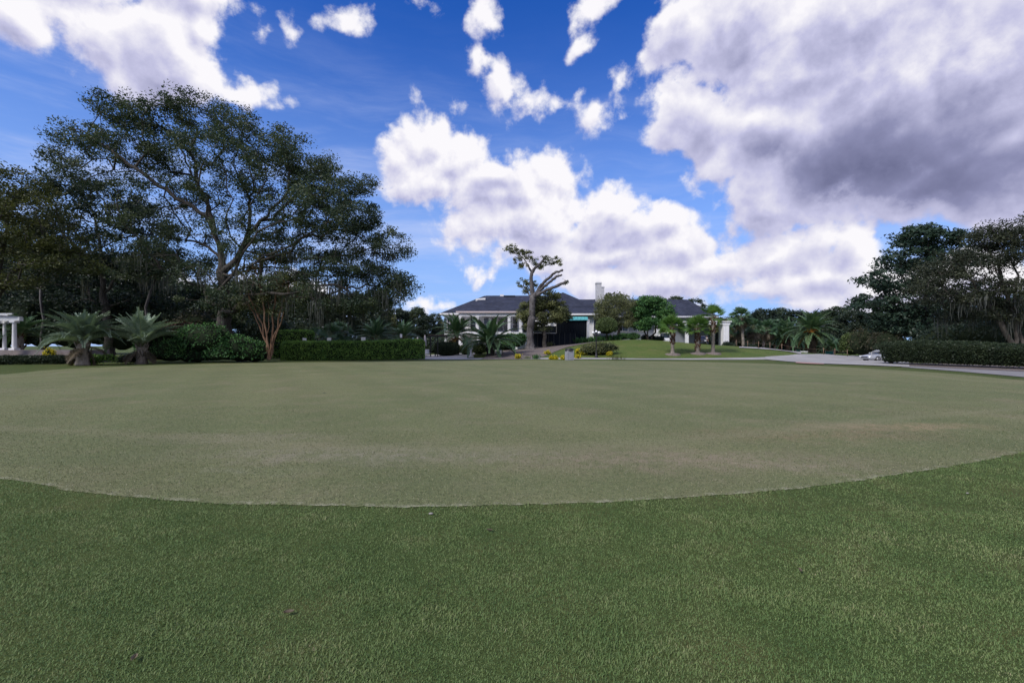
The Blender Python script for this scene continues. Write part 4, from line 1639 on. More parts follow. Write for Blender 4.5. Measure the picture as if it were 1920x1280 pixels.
# ------------------------------------------------------------------ street furniture and small things
def lamp_post():
    g = on(X(1118, 55.0), 55.0)
    r = thing('lamp_post', 'black garden lamp post with a cluster of pale globes by the front shrubs', 'lamp', g)
    D = g[1]
    h = Zp(624, D) - g[2]
    m = MB()
    m.lathe((0, 0, 0), [(0.20, 0), (0.20, 0.12), (0.14, 0.2), (0.12, 0.55), (0.075, 0.7), (0.06, 1.2), (0.05, h)], 10)
    m.build('post', 'dark_metal', r)
    a = MB()
    for k in range(4):
        th = k * math.pi / 2 + 0.5
        c, s = math.cos(th), math.sin(th)
        a.tube([(0, 0, h - 0.35), (c * 0.22, s * 0.22, h - 0.42), (c * 0.46, s * 0.46, h - 0.3), (c * 0.5, s * 0.5, h - 0.12)], 0.025, 5)
    a.build('arm', 'dark_metal', r)
    for k in range(5):
        th = k * math.pi / 2 + 0.5
        o = (0, 0, h + 0.02) if k == 4 else (math.cos(th) * 0.5, math.sin(th) * 0.5, h - 0.12)
        m = MB()
        m.lathe(o, [(0.05, 0), (0.12, 0.04), (0.15, 0.13), (0.13, 0.23), (0.06, 0.29), (0.0, 0.31)], 12)
        m.lathe(o, [(0.08, -0.02), (0.08, 0.02), (0.0, 0.021)], 10, 1)
        m.build('globe', ['white_plastic', 'dark_metal'], r)


lamp_post()


def litter_bin():
    g = G(1067.5, 675.2)
    D = g[1]
    w = 13.2 / F * D
    h = 17.5 / F * D
    r = thing('litter_bin', 'grey slatted litter bin with black domed lid at the edge of the green', 'bin', g, 0.25)
    m = MB()
    for k in range(4):
        a = k * math.pi / 2
        for i in range(5):
            q = (i - 2) * w * 0.19
            x, y = math.cos(a) * w * 0.46 - math.sin(a) * q, math.sin(a) * w * 0.46 + math.cos(a) * q
            m.box((x, y, h / 2 + 0.03), (0.05, w * 0.165, h), a)
    m.box((0, 0, h / 2), (w * 0.86, w * 0.86, h * 0.96))
    m.build('body', 'bin_slats', r)
    m = MB()
    m.lathe((0, 0, h + 0.03), [(w * 0.60, -0.03), (w * 0.60, 0.15), (w * 0.50, 0.24), (w * 0.2, 0.29), (0, 0.30)], 16)
    m.build('lid', 'black_plastic', r)


litter_bin()


def utility_box(px, py, d, w, h, label, rz=0.0, post=1.6):
    z = Zp(py, d)
    r = thing('board_sign', label, 'sign', (X(px, d), d, float(ground(X(px, d), d))), rz, 'small white boards showing above the hedge')
    zb = z - float(ground(X(px, d), d))
    m = MB()
    m.box((0, 0, zb), (w, 0.09, h))
    m.box((0, -0.052, zb), (w * 0.86, 0.012, h * 0.82))
    m.build('board', 'white_plastic', r)
    m = MB()
    m.box((0, 0.06, zb / 2), (0.07, 0.025, zb))
    m.build('post', 'dark_metal', r)


utility_box(571, 636.0, 54.5, 0.44, 0.31, 'tilted small white board on a post behind the hedge, nearest the upper hedge', 0.5)
utility_box(617, 636.0, 54.5, 0.48, 0.37, 'small square white board on a post below the cabbage palms')
utility_box(681, 635.2, 55.5, 0.51, 0.40, 'small square white board on a post in front of the darker feather palm')
utility_box(752, 629.5, 57, 0.27, 0.45, 'narrow upright white board on a post under the yellowing feather palm', 0.3)


def pool_pergola():
    d = 62.0
    z0 = float(ground(X(815, d), d))
    r = thing('poolside_pergola', 'dark flat-topped pergola frame beside the pool deck', 'pergola', (X(818, d), d, z0))
    h = Zp(630.5, d) - z0
    for (px, dy) in ((807.5, 0), (820, 0.3), (809, 3.0), (832, 3.0)):
        m = MB()
        m.box((X(px, d) - X(818, d), dy, h / 2), (0.13, 0.13, h))
        m.build('post', 'dark_metal', r)
    m = MB()
    m.box((0.0, 0, h + 0.07), (2.2, 0.12, 0.14))
    m.build('beam', 'dark_metal', r)
    m = MB()
    m.box((0.0, 3.0, h + 0.07), (2.2, 0.12, 0.14))
    m.build('beam', 'dark_metal', r)
    m = MB()
    for k in range(8):
        m.box((-1.0 + k * 0.29, 1.5, h + 0.185), (0.06, 3.6, 0.08))
    m.build('rafters', 'timber', r)


pool_pergola()


def parasol(px, d, label, top, h0=0.0):
    x = X(px, d)
    z0 = float(ground(x, d))
    r = thing('closed_parasol', label, 'parasol', (x, d, z0), 0, 'folded parasols by the pool')
    h = Zp(top, d) - z0
    m = MB()
    m.tube([(0, 0, 0), (0, 0, h)], 0.035, 6)
    m.lathe((0, 0, 0), [(0.28, 0), (0.28, 0.07), (0.08, 0.1), (0.0, 0.1)], 12)
    m.build('pole', 'dark_metal', r)
    m = MB()
    k = 14
    prof = [(0.03, h), (0.10, h - 0.3), (0.17, h - 1.0), (0.22, h - 1.6), (0.12, h - 1.65)]
    th = np.arange(k) * 2 * math.pi / k
    V = np.concatenate([np.stack([np.cos(th) * q * (1 + 0.25 * (np.arange(k) % 2)), np.sin(th) * q * (1 + 0.25 * (np.arange(k) % 2)), np.full(k, zz)], 1) for q, zz in prof])
    i, j = np.meshgrid(np.arange(len(prof) - 1), np.arange(k), indexing='ij')
    j2 = (j + 1) % k
    m.add(V, np.stack([(i + 1) * k + j, (i + 1) * k + j2, i * k + j2, i * k + j], -1).reshape(-1, 4), 0, None, True)
    m.build('canopy', 'parasol_cloth', r)


parasol(797, 66, 'folded pale parasol by the dark poolside pergola', 627.5)
parasol(783, 68, 'folded pale parasol between the hedge end and the pool', 630)


def deck_chair(px, py, d, label):
    x = X(px, d)
    z0 = float(ground(x, d))
    r = thing('deck_chair', label, 'chair', (x, d, z0), 0.6, 'chairs on the pool deck')
    m = MB()
    m.box((0, 0, 0.44), (0.56, 0.55, 0.06))
    m.build('seat', 'white_plastic', r)
    m = MB()
    m.box((0, 0.29, 0.75), (0.56, 0.06, 0.56))
    m.build('backrest', 'white_plastic', r)
    for sx in (-1, 1):
        for sy in (-1, 1):
            m = MB()
            m.box((sx * 0.24, sy * 0.23, 0.205), (0.05, 0.05, 0.41))
            m.build('leg', 'white_plastic', r)


deck_chair(799, 660, 63, 'white chair on the pool deck beside the hedge end')
deck_chair(803, 658, 66, 'white chair on the pool deck nearer the dark pergola')


def planter_pot(px, d, label):
    x = X(px, d)
    z0 = float(ground(x, d))
    r = thing('planter', label, 'planter', (x, d, z0))
    m = MB()
    m.lathe((0, 0, 0), [(0.22, 0), (0.26, 0.05), (0.20, 0.16), (0.30, 0.5), (0.40, 0.85), (0.43, 0.9), (0.34, 0.9), (0.0, 0.82)], 16)
    m.build('pot', 'white_plastic', r)


def urn():
    d = 58.0
    x = X(883, d)
    z0 = float(ground(x, d))
    r = thing('stone_pedestal', 'pale weathered pedestal between the round shrubs under the palms', 'pedestal', (x, d, z0))
    m = MB()
    m.lathe((0, 0, 0), [(0.28, 0), (0.28, 0.14), (0.17, 0.24), (0.13, 0.5), (0.12, 0.85), (0.19, 1.0), (0.24, 1.12), (0.2, 1.2), (0.0, 1.22)], 14)
    m.build('shaft', 'chimney_paint', r)
    m = MB()
    m.box((0, 0, 0.06), (0.72, 0.72, 0.12))
    m.build('foot', 'chimney_paint', r)


urn()


def bucket():
    g = G(938, 665.0)
    r = thing('plastic_drum', 'short white drum standing on the mulch beside the big feather palm', 'drum', g)
    m = MB()
    h = 8.5 / F * g[1]
    m.lathe((0, 0, 0), [(0.0, 0), (0.19, 0), (0.21, h * 0.5), (0.22, h), (0.0, h)], 14)
    m.build('body', 'white_plastic', r)
    m = MB()
    m.lathe((0, 0, h), [(0.235, -0.05), (0.235, 0.02), (0.0, 0.03)], 14)
    m.build('lid', 'white_paint', r)


bucket()


def rope_fence():
    pts = [(1390, 652.0), (1412, 653.5), (1433, 655.0), (1455, 657.5), (1478, 660.5), (1558, 667.5), (1580, 669.0), (1604, 670.5)]
    g = [G(a, b - 1.0) for a, b in pts]
    g = [on(q[0], min(q[1], 100) + 1.5) for q in g]
    o = np.mean(g, 0)
    r = thing('rope_fence', 'low post and rope fence along the far side of the driveway', 'fence', o)
    for q in g:
        m = MB()
        m.tube([q - o, q - o + [0, 0, 0.95]], 0.045, 6)
        m.box(q - o + np.array([0, 0, 0.97]), (0.11, 0.11, 0.05))
        m.build('post', 'timber', r)
    m = MB()
    for a, b in zip(g[:-1], g[1:]):
        s = np.linspace(0, 1, 8)[:, None]
        p = (a - o) * (1 - s) + (b - o) * s
        p[:, 2] += 0.85 - 0.25 * (1 - (2 * s[:, 0] - 1) ** 2)
        m.tube(p, 0.012, 4)
    m.build('rope', 'timber', r)


rope_fence()


def net_screen(px0, px1, py, d, label):
    x0, x1 = X(px0, d), X(px1, d)
    xm = (x0 + x1) / 2
    z0 = float(ground(xm, d))
    r = thing('net_screen', label, 'screen', (xm, d, z0), 0, 'green net screens beyond the parking lot')
    h = Zp(py, d) - z0
    m = MB()
    m.box((0, 0, h / 2 + 0.05), (x1 - x0, 0.03, h - 0.1))
    m.build('net', 'green_net', r)
    n = max(2, int((x1 - x0) / 2.2) + 1)
    for k in range(n):
        m = MB()
        m.box((-(x1 - x0) / 2 + (x1 - x0) * k / (n - 1), -0.05, h / 2), (0.06, 0.06, h + 0.1))
        m.build('post', 'chimney_paint', r)


net_screen(1459, 1477, 649.5, 96, 'green net screen panel left of the date palm beyond the driveway')
net_screen(1547, 1562, 658.0, 82, 'bright green net screen panel right of the date palm trunk')
net_screen(1492, 1500, 656.0, 92, 'short green net screen panel behind the white notice board')


def notice_board():
    d = 80.0
    x = X(1508.5, d)
    z0 = float(ground(x, d))
    r = thing('notice_board', 'low white notice board at the foot of the date palm by the lot', 'sign', (x, d, z0))
    hh = Zp(657.5, d) - z0
    m = MB()
    m.box((0, 0, hh * 0.62), (1.36, 0.06, hh * 0.74))
    m.box((0, -0.033, hh * 0.62), (1.26, 0.01, hh * 0.62))
    m.build('board', 'white_plastic', r)
    for sx in (-1, 1):
        m = MB()
        m.box((sx * 0.6, 0.045, hh * 0.5), (0.07, 0.03, hh))
        m.build('leg', 'dark_metal', r)


notice_board()


# ------------------------------------------------------------------ vehicles
def car_mats():
    m, t, b, _ = new_mat('silver_paint')
    b.inputs['Base Color'].default_value = (0.40, 0.42, 0.47, 1)
    b.inputs['Metallic'].default_value = 0.25
    b.inputs['Roughness'].default_value = 0.3
    b.inputs['Coat Weight'].default_value = 0.6
    m, t, b, _ = new_mat('black_paint')
    b.inputs['Base Color'].default_value = (0.010, 0.010, 0.014, 1)
    b.inputs['Roughness'].default_value = 0.25
    b.inputs['Coat Weight'].default_value = 0.6
    m, t, b, _ = new_mat('car_glass')
    b.inputs['Base Color'].default_value = (0.02, 0.025, 0.03, 1)
    b.inputs['Roughness'].default_value = 0.04
    b.inputs['Specular IOR Level'].default_value = 0.7
    m, t, b, _ = new_mat('lamp_glass')
    b.inputs['Base Color'].default_value = (0.75, 0.76, 0.78, 1)
    b.inputs['Roughness'].default_value = 0.1


car_mats()


def loft(mb, sections, mat=0, smooth=True):
    """skin over closed sections with the same number of points"""
    S_ = np.array(sections)
    n, k, _ = S_.shape
    i, j = np.meshgrid(np.arange(n - 1), np.arange(k), indexing='ij')
    j2 = (j + 1) % k
    mb.add(S_.reshape(-1, 3), np.stack([i * k + j, i * k + j2, (i + 1) * k + j2, (i + 1) * k + j], -1).reshape(-1, 4), mat, None, smooth)
    mb.add(S_[0], [list(range(k - 1, -1, -1))], mat)
    mb.add(S_[-1], [list(range(k))], mat)


def wheel(parent, x, y, R, w, sy):
    m = MB()
    prof = [(R * 0.62, -w / 2), (R * 0.93, -w / 2), (R, -w * 0.35), (R, w * 0.35), (R * 0.93, w / 2), (R * 0.62, w / 2), (R * 0.62, -w / 2)]
    m.lathe((0, 0, 0), prof, 24)
    m.v = [np.stack([v[:, 0] + x, v[:, 2] + y, v[:, 1] + R], 1) for v in m.v]
    t = m.build('wheel', 'tyre', parent)
    m = MB()
    m.lathe((0, 0, 0), [(0.0, -0.02), (R * 0.16, -0.03), (R * 0.18, 0.02), (0, 0.02)], 12)
    for k in range(5):
        a = k * 2 * math.pi / 5
        m.box((math.cos(a) * R * 0.38, math.sin(a) * R * 0.38, 0), (R * 0.5, R * 0.15, 0.04), a)
    m.lathe((0, 0, 0), [(R * 0.56, -0.05), (R * 0.63, -0.05), (R * 0.63, 0.05), (R * 0.56, 0.05), (R * 0.56, -0.05)], 24)
    m.v = [np.stack([v[:, 0] + x, v[:, 2] + y + sy * w * 0.40, v[:, 1] + R], 1) for v in m.v]
    m.build('rim', 'alloy', t)


def saloon(name, label, loc, rz, paint, L=4.6, W=1.78, hood=0.74, roof=1.42, suv=False):
    """car with its nose towards -x; side on"""
    r = thing(name, label, 'car', loc, rz)
    if suv:
        st = [(-0.50, 0.45, 0.80, .80), (-0.47, 0.32, 1.0, .9), (-0.40, 0.26, 1.12, .97), (-0.26, 0.25, 1.16, 1), (0.0, 0.25, 1.18, 1), (0.3, 0.25, 1.18, 1), (0.44, 0.28, 1.16, .97), (0.49, 0.36, 1.1, .9), (0.5, 0.5, 0.95, .85)]
        gl = [(-0.24, 1.17, 1.18, .86), (-0.12, 1.18, 1.62, .80), (-0.05, 1.18, 1.74, .76), (0.1, 1.19, 1.80, .75), (0.32, 1.19, 1.78, .75), (0.44, 1.18, 1.66, .76), (0.485, 1.12, 1.2, .84)]
    else:
        st = [(-0.50, 0.38, 0.55, .72), (-0.475, 0.28, 0.66, .86), (-0.42, 0.22, 0.74, .95), (-0.30, 0.2, 0.84, 1), (-0.20, 0.2, 0.90, 1), (0.0, 0.2, 0.92, 1), (0.2, 0.2, 0.95, 1), (0.36, 0.22, 0.98, .98), (0.46, 0.28, 0.96, .92), (0.5, 0.4, 0.82, .84)]
        gl = [(-0.22, 0.885, 0.90, .86), (-0.12, 0.90, 1.18, .80), (-0.04, 0.91, 1.35, .74), (0.06, 0.92, 1.42, .72), (0.18, 0.93, 1.40, .72), (0.28, 0.95, 1.26, .76), (0.38, 0.96, 0.985, .84)]

    def sec(x, z0, z1, wf, n=5.0, top=0.93):
        a = np.arange(20) * 2 * math.pi / 20 + math.pi / 20
        ca, sa = np.cos(a), np.sin(a)
        q = (np.abs(ca) ** n + np.abs(sa) ** n) ** (-1 / n)
        u, v = ca * q, sa * q
        yy = u * W / 2 * wf * (1 - (1 - top) * (v * .5 + .5))
        return np.stack([np.full(20, x * L), yy, z0 + (z1 - z0) * (v * .5 + .5)], 1)
    m = MB()
    loft(m, [sec(*q) for q in st])
    body = m.build('body', paint, r)
    m = MB()
    loft(m, [sec(x, z0, z1, wf, 6, 0.82) for x, z0, z1, wf in gl])
    m.build('glasshouse', 'car_glass', r)
    m = MB()
    up = [q for q in gl if q[2] > 1.1]
    loft(m, [sec(x, z1 - 0.03, z1 + 0.022, wf * 0.86, 5, 0.9) for x, z0, z1, wf in up])
    for s in (-1, 1):
        for (xa, za, xb, zb, wa, wb) in ((-0.215, 0.9, -0.05, 1.34, .86, .645), (0.10, 0.93, 0.10, 1.40, .862, .62), (0.375, 0.97, 0.22, 1.36, .85, .65)):
            k = 1.27 if suv else 1.0
            m.tube([(xa * L, s * W / 2 * wa, za * k), (xb * L, s * W / 2 * wb, zb * k)], 0.04, 5)
    m.build('roof', paint, r)
    R = 0.39 if suv else 0.325
    for sx in (-0.30, 0.29):
        for s in (-1, 1):
            wheel(r, sx * L, s * (W / 2 - 0.13), R, 0.22, s)
    for s in (-1, 1):
        m = MB()
        zz = 0.88 if suv else 0.62
        m.box((-0.462 * L, s * W * 0.36, zz), (0.28, 0.30, 0.13), -s * 0.35)
        m.build('headlight', 'lamp_glass', r)
        m = MB()
        m.box((-0.15 * L, s * (W / 2 + 0.06), 1.2 if suv else 0.98), (0.12, 0.20, 0.13))
        m.build('mirror', paint, r)
        d = MB()
        for xx in (-0.175, 0.10, 0.27):
            d.box((xx * L, s * W / 2 * 0.985, 0.62), (0.012, 0.02, 0.5))
        d.build('door_seam', 'black_plastic', body)
    m = MB()
    m.box((-0.497 * L, 0, 0.5 if not suv else 0.75), (0.03, W * 0.5, 0.14))
    m.build('grille', 'black_plastic', r)
    return r


gx = X(1641, 53.5)
saloon('parked_car', 'silver white saloon car half hidden behind the end of the right hedge', (gx + 0.95, 53.6, float(ground(gx, 54))), 0.10, 'silver_paint', 4.7)
gx = X(1308, 80.5)
saloon('parked_car', 'black car under the portico, mostly hidden behind a palm trunk', (gx, 79.0, float(ground(gx, 79)) - 0.02), 1.15, 'black_paint', 4.8, 1.95, suv=True)


def golf_cart():
    d = 80.0
    x = X(1247, d)
    r = thing('golf_cart', 'white golf cart with a canopy facing the green below the portico', 'golf cart', (x, d, float(ground(x, d))))
    m = MB()
    loft(m, [[(sx * 0.56, y, z) for sx, z in ((-1, z0), (1, z0), (1, z1 * .9), (.8, z1), (-.8, z1), (-1, z1 * .9))] for y, z0, z1 in ((-1.15, .3, .62), (-1.05, .24, .80), (-.7, .22, .92), (-.45, .22, .86), (-.4, .22, .42), (.2, .22, .42), (.25, .22, .62), (.95, .24, .66), (1.1, .3, .6))], 0, False)
    m.build('body', 'white_plastic', r)
    m = MB()
    m.box((0, 0.45, 0.78), (1.05, 0.45, 0.16))
    m.box((0, 0.72, 1.05), (1.05, 0.12, 0.45))
    m.build('seat', 'cloth_dark', r)
    m = MB()
    loft(m, [[(sx * 0.62, y, z + dz) for sx, dz in ((-1, 0), (1, 0), (1, .05), (.8, .09), (-.8, .09), (-1, .05))] for y, z in ((-0.75, 1.78), (-.6, 1.82), (.9, 1.82), (1.05, 1.78))], 0, False)
    m.build('canopy', 'white_plastic', r)
    for sx in (-1, 1):
        m = MB()
        m.tube([(sx * 0.5, -0.72, 0.85), (sx * 0.5, -0.55, 1.8)], 0.025, 6)
        m.build('post', 'dark_metal', r)
        m = MB()
        m.tube([(sx * 0.5, 0.85, 0.6), (sx * 0.5, 0.9, 1.8)], 0.025, 6)
        m.build('post', 'dark_metal', r)
        for y in (-0.8, 0.75):
            wheel(r, sx * 0.5, 0, 0.22, 0.18, sx)
            w = r.children[-1]
            w.rotation_euler = (0, 0, math.pi / 2)
            w.location = (sx * 0.5, y - sx * 0.5, 0)
        m = MB()
        m.box((sx * 0.38, -1.12, 0.66), (0.2, 0.06, 0.10))
        m.build('headlight', 'lamp_glass', r)
    m = MB()
    m.box((0, -0.64, 1.32), (0.96, 0.02, 0.8))
    m.build('windscreen', 'car_glass', r)
    m = MB()
    t = np.linspace(0, 2 * math.pi, 17)
    m.tube(np.stack([0.25 + np.cos(t) * 0.17, -0.25 + np.sin(t) * 0.12, 1.0 + np.sin(t) * 0.12], 1), 0.015, 5, caps=False)
    m.tube([(0.25, -0.25, 1.0), (0.25, -0.6, 0.7)], 0.02, 5)
    m.build('steering_wheel', 'black_plastic', r)


golf_cart()


def person():
    d = 79.0
    x = X(1325, d)
    base = np.array([x, d, float(ground(x, d))])
    J = {'pelvis': (0, 0, .95), 'waist': (0, .01, 1.08), 'chest': (0, .0, 1.32), 'neck': (0, 0, 1.48), 'head0': (0, -.01, 1.56), 'head1': (0, -.02, 1.66), 'head2': (0, -.01, 1.74)}
    for s, n in ((-1, 'l'), (1, 'r')):
        J.update({'sh' + n: (s * .17, 0, 1.42), 'el' + n: (s * .235, .03, 1.14), 'wr' + n: (s * .23, -.05, .90), 'pa' + n: (s * .225, -.07, .82),
                  'hip' + n: (s * .10, 0, .90), 'kn' + n: (s * .115, -.02 * s, .50), 'an' + n: (s * .12, .03, .08), 'toe' + n: (s * .14, -.13, .035)})
    E = [('pelvis', 'waist'), ('waist', 'chest'), ('chest', 'neck'), ('neck', 'head0'), ('head0', 'head1'), ('head1', 'head2')]
    for n in 'lr':
        E += [('chest', 'sh' + n), ('sh' + n, 'el' + n), ('el' + n, 'wr' + n), ('wr' + n, 'pa' + n), ('pelvis', 'hip' + n), ('hip' + n, 'kn' + n), ('kn' + n, 'an' + n), ('an' + n, 'toe' + n)]
    RAD = {'pelvis': (.15, .11), 'waist': (.14, .10), 'chest': (.165, .11), 'neck': (.055, .055), 'head0': (.065, .075), 'head1': (.082, .095), 'head2': (.06, .07),
           'sh': (.065, .065), 'el': (.045, .045), 'wr': (.032, .032), 'pa': (.042, .025), 'hip': (.09, .09), 'kn': (.062, .062), 'an': (.042, .042), 'toe': (.045, .03)}
    # hands: four fingers and a thumb each
    for s, n in ((-1, 'l'), (1, 'r')):
        p = np.array(J['pa' + n])
        for k, (dy, ln) in enumerate(((-.028, .060), (-.010, .068), (.010, .063), (.026, .050))):
            a, b = n + 'f%da' % k, n + 'f%db' % k
            J[a] = tuple(p + [0, dy, -.045])
            J[b] = tuple(p + [-s * .012, dy - .006, -.045 - ln])
            E += [('pa' + n, a), (a, b)]
            RAD[a] = (.010, .010)
            RAD[b] = (.008, .008)
        J[n + 'ta'] = tuple(p + [-s * .01, -.045, .0])
        J[n + 'tb'] = tuple(p + [-s * .02, -.062, -.045])
        E += [('pa' + n, n + 'ta'), (n + 'ta', n + 'tb')]
        RAD[n + 'ta'] = (.012, .012)
        RAD[n + 'tb'] = (.009, .009)
    names = list(J)

    def skin(keep, grow_by, name, mat, parent, loc):
        ns = [q for q in names if keep(q)]
        es = [(ns.index(a), ns.index(b)) for a, b in E if a in ns and b in ns]
        me = bpy.data.meshes.new(name)
        me.from_pydata([J[q] for q in ns], es, [])
        o = bpy.data.objects.new(name, me)
        COL.objects.link(o)
        if parent:
            o.parent = parent
        o.location = loc
        md = o.modifiers.new('skin', 'SKIN')
        sub = o.modifiers.new('subdivision', 'SUBSURF')
        sub.levels = sub.render_levels = 1
        for i, q in enumerate(ns):
            k = q if q in RAD else q[:-1]
            rr = RAD[k]
            me.skin_vertices[0].data[i].radius = (rr[0] + grow_by, rr[1] + grow_by)
        me.skin_vertices[0].data[0].use_root = True
        me.materials.append(MATS[mat])
        return o
    root = tag(skin(lambda q: True, 0.0, 'person', 'skin', None, base), 'person in a white top and dark trousers standing under the portico', 'person')
    skin(lambda q: q in ('waist', 'chest', 'shl', 'shr', 'ell', 'elr'), 0.014, 'shirt', 'cloth_white', root, (0, 0, 0))
    skin(lambda q: q in ('pelvis', 'hipl', 'hipr', 'knl', 'knr', 'anl', 'anr', 'waist'), 0.012, 'trousers', 'cloth_dark', root, (0, 0, 0))
    m = MB()
    m.lathe((0, 0.015, 1.67), [(0.088, -0.06), (0.095, 0.0), (0.088, 0.07), (0.05, 0.115), (0, 0.125)], 14, 0, 1.0, 1.05)
    m.build('hair', 'black_plastic', root)
    m = MB()
    for s in (-1, 1):
        m.lathe((s * 0.032, -0.108, 1.655), [(0, -0.01), (0.011, 0), (0, 0.01)], 8)
    m.lathe((0, -0.118, 1.62), [(0, -0.02), (0.014, -0.012), (0.008, 0.03), (0, 0.032)], 8)
    m.box((0, -0.108, 1.585), (0.05, 0.012, 0.012))
    m.build('face', 'skin', root)


person()


# ------------------------------------------------------------------ plants
def plant_mats():
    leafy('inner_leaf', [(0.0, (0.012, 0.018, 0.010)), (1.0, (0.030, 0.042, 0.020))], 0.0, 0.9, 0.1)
    leafy('oak_leaf', [(0.0, (0.020, 0.037, 0.028)), (0.5, (0.041, 0.066, 0.037)), (1.0, (0.095, 0.117, 0.056))])
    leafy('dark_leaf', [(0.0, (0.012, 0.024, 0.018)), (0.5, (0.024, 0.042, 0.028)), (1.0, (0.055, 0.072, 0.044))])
    leafy('brown_leaf', [(0.0, (0.024, 0.025, 0.017)), (0.5, (0.047, 0.047, 0.027)), (1.0, (0.093, 0.085, 0.047))])
    leafy('grey_oak_leaf', [(0.0, (0.020, 0.027, 0.018)), (0.5, (0.034, 0.043, 0.025)), (1.0, (0.072, 0.080, 0.042))])
    leafy('yellow_leaf', [(0.0, (0.024, 0.034, 0.014)), (0.5, (0.058, 0.072, 0.022)), (1.0, (0.125, 0.13, 0.04))])
    leafy('magnolia_leaf', [(0.0, (0.010, 0.022, 0.018)), (0.5, (0.020, 0.042, 0.028)), (1.0, (0.05, 0.085, 0.05))], 0.1, 0.5, 0.3)
    leafy('shrub_leaf', [(0.0, (0.022, 0.062, 0.026)), (0.5, (0.050, 0.130, 0.043)), (1.0, (0.127, 0.244, 0.070))], 0.2, 0.6, 0.25)
    leafy('hedge_leaf', [(0.0, (0.058, 0.114, 0.030)), (0.5, (0.143, 0.269, 0.058)), (1.0, (0.355, 0.540, 0.114))], 0.25, 0.5, 0.3)
    leafy('clipped_leaf', [(0.0, (0.035, 0.056, 0.022)), (0.5, (0.078, 0.118, 0.041)), (1.0, (0.149, 0.187, 0.066))], 0.2)
    leafy('deep_hedge_leaf', [(0.0, (0.007, 0.014, 0.007)), (0.5, (0.018, 0.032, 0.014)), (1.0, (0.048, 0.068, 0.028))], 0.15)
    leafy('olive_leaf', [(0.0, (0.053, 0.065, 0.034)), (0.5, (0.112, 0.127, 0.056)), (1.0, (0.218, 0.226, 0.094))])
    leafy('croton_leaf', [(0.0, (0.12, 0.15, 0.012)), (0.35, (0.42, 0.36, 0.015)), (1.0, (0.75, 0.62, 0.04))], 0.3)
    leafy('red_leaf', [(0.0, (0.030, 0.016, 0.012)), (0.5, (0.05, 0.028, 0.02)), (1.0, (0.12, 0.05, 0.03))], 0.1)
    leafy('palm_leaf', [(0.0, (0.031, 0.074, 0.039)), (0.5, (0.074, 0.144, 0.070)), (1.0, (0.176, 0.264, 0.131))], 0.15, 0.4, 0.4)
    leafy('pindo_leaf', [(0.0, (0.094, 0.141, 0.105)), (0.5, (0.179, 0.246, 0.179)), (1.0, (0.335, 0.419, 0.325))], 0.15, 0.4, 0.4)
    leafy('fan_leaf', [(0.0, (0.041, 0.095, 0.022)), (0.5, (0.088, 0.182, 0.041)), (1.0, (0.189, 0.297, 0.081))], 0.25, 0.4, 0.4)
    leafy('dead_frond', [(0.0, (0.09, 0.055, 0.022)), (0.5, (0.19, 0.115, 0.038)), (1.0, (0.33, 0.21, 0.07))], 0.2)
    leafy('dry_frond', [(0.0, (0.06, 0.048, 0.032)), (0.5, (0.12, 0.095, 0.065)), (1.0, (0.21, 0.17, 0.12))], 0.15)
    leafy('moss', [(0.0, (0.060, 0.066, 0.060)), (1.0, (0.144, 0.150, 0.138))], 0.3, 0.9, 0.1)
    leafy('palm_rib', [(0.0, (0.10, 0.12, 0.06)), (1.0, (0.16, 0.18, 0.09))], 0.0)
    bark('oak_bark', (0.034, 0.030, 0.027), (0.095, 0.085, 0.076))
    bark('grey_bark', (0.042, 0.038, 0.039), (0.145, 0.135, 0.136), 1.1)
    bark('myrtle_bark', (0.10, 0.058, 0.038), (0.235, 0.145, 0.095), 2.5)
    bark('palm_bark', (0.13, 0.11, 0.095), (0.27, 0.24, 0.21), 4.0)
    bark('boot_bark', (0.055, 0.028, 0.018), (0.17, 0.085, 0.055), 6.0)
    bark('dark_bark', (0.02, 0.017, 0.015), (0.055, 0.045, 0.038), 5.0)
    bark('date_stalk', (0.30, 0.13, 0.03), (0.46, 0.22, 0.05), 8.0)


plant_mats()


def pts(D, *q):
    """a path of points (px, py[, forward offset]) at about D metres"""
    return [P(a[0], a[1], D + (a[2] if len(a) > 2 else 0)) for a in q]


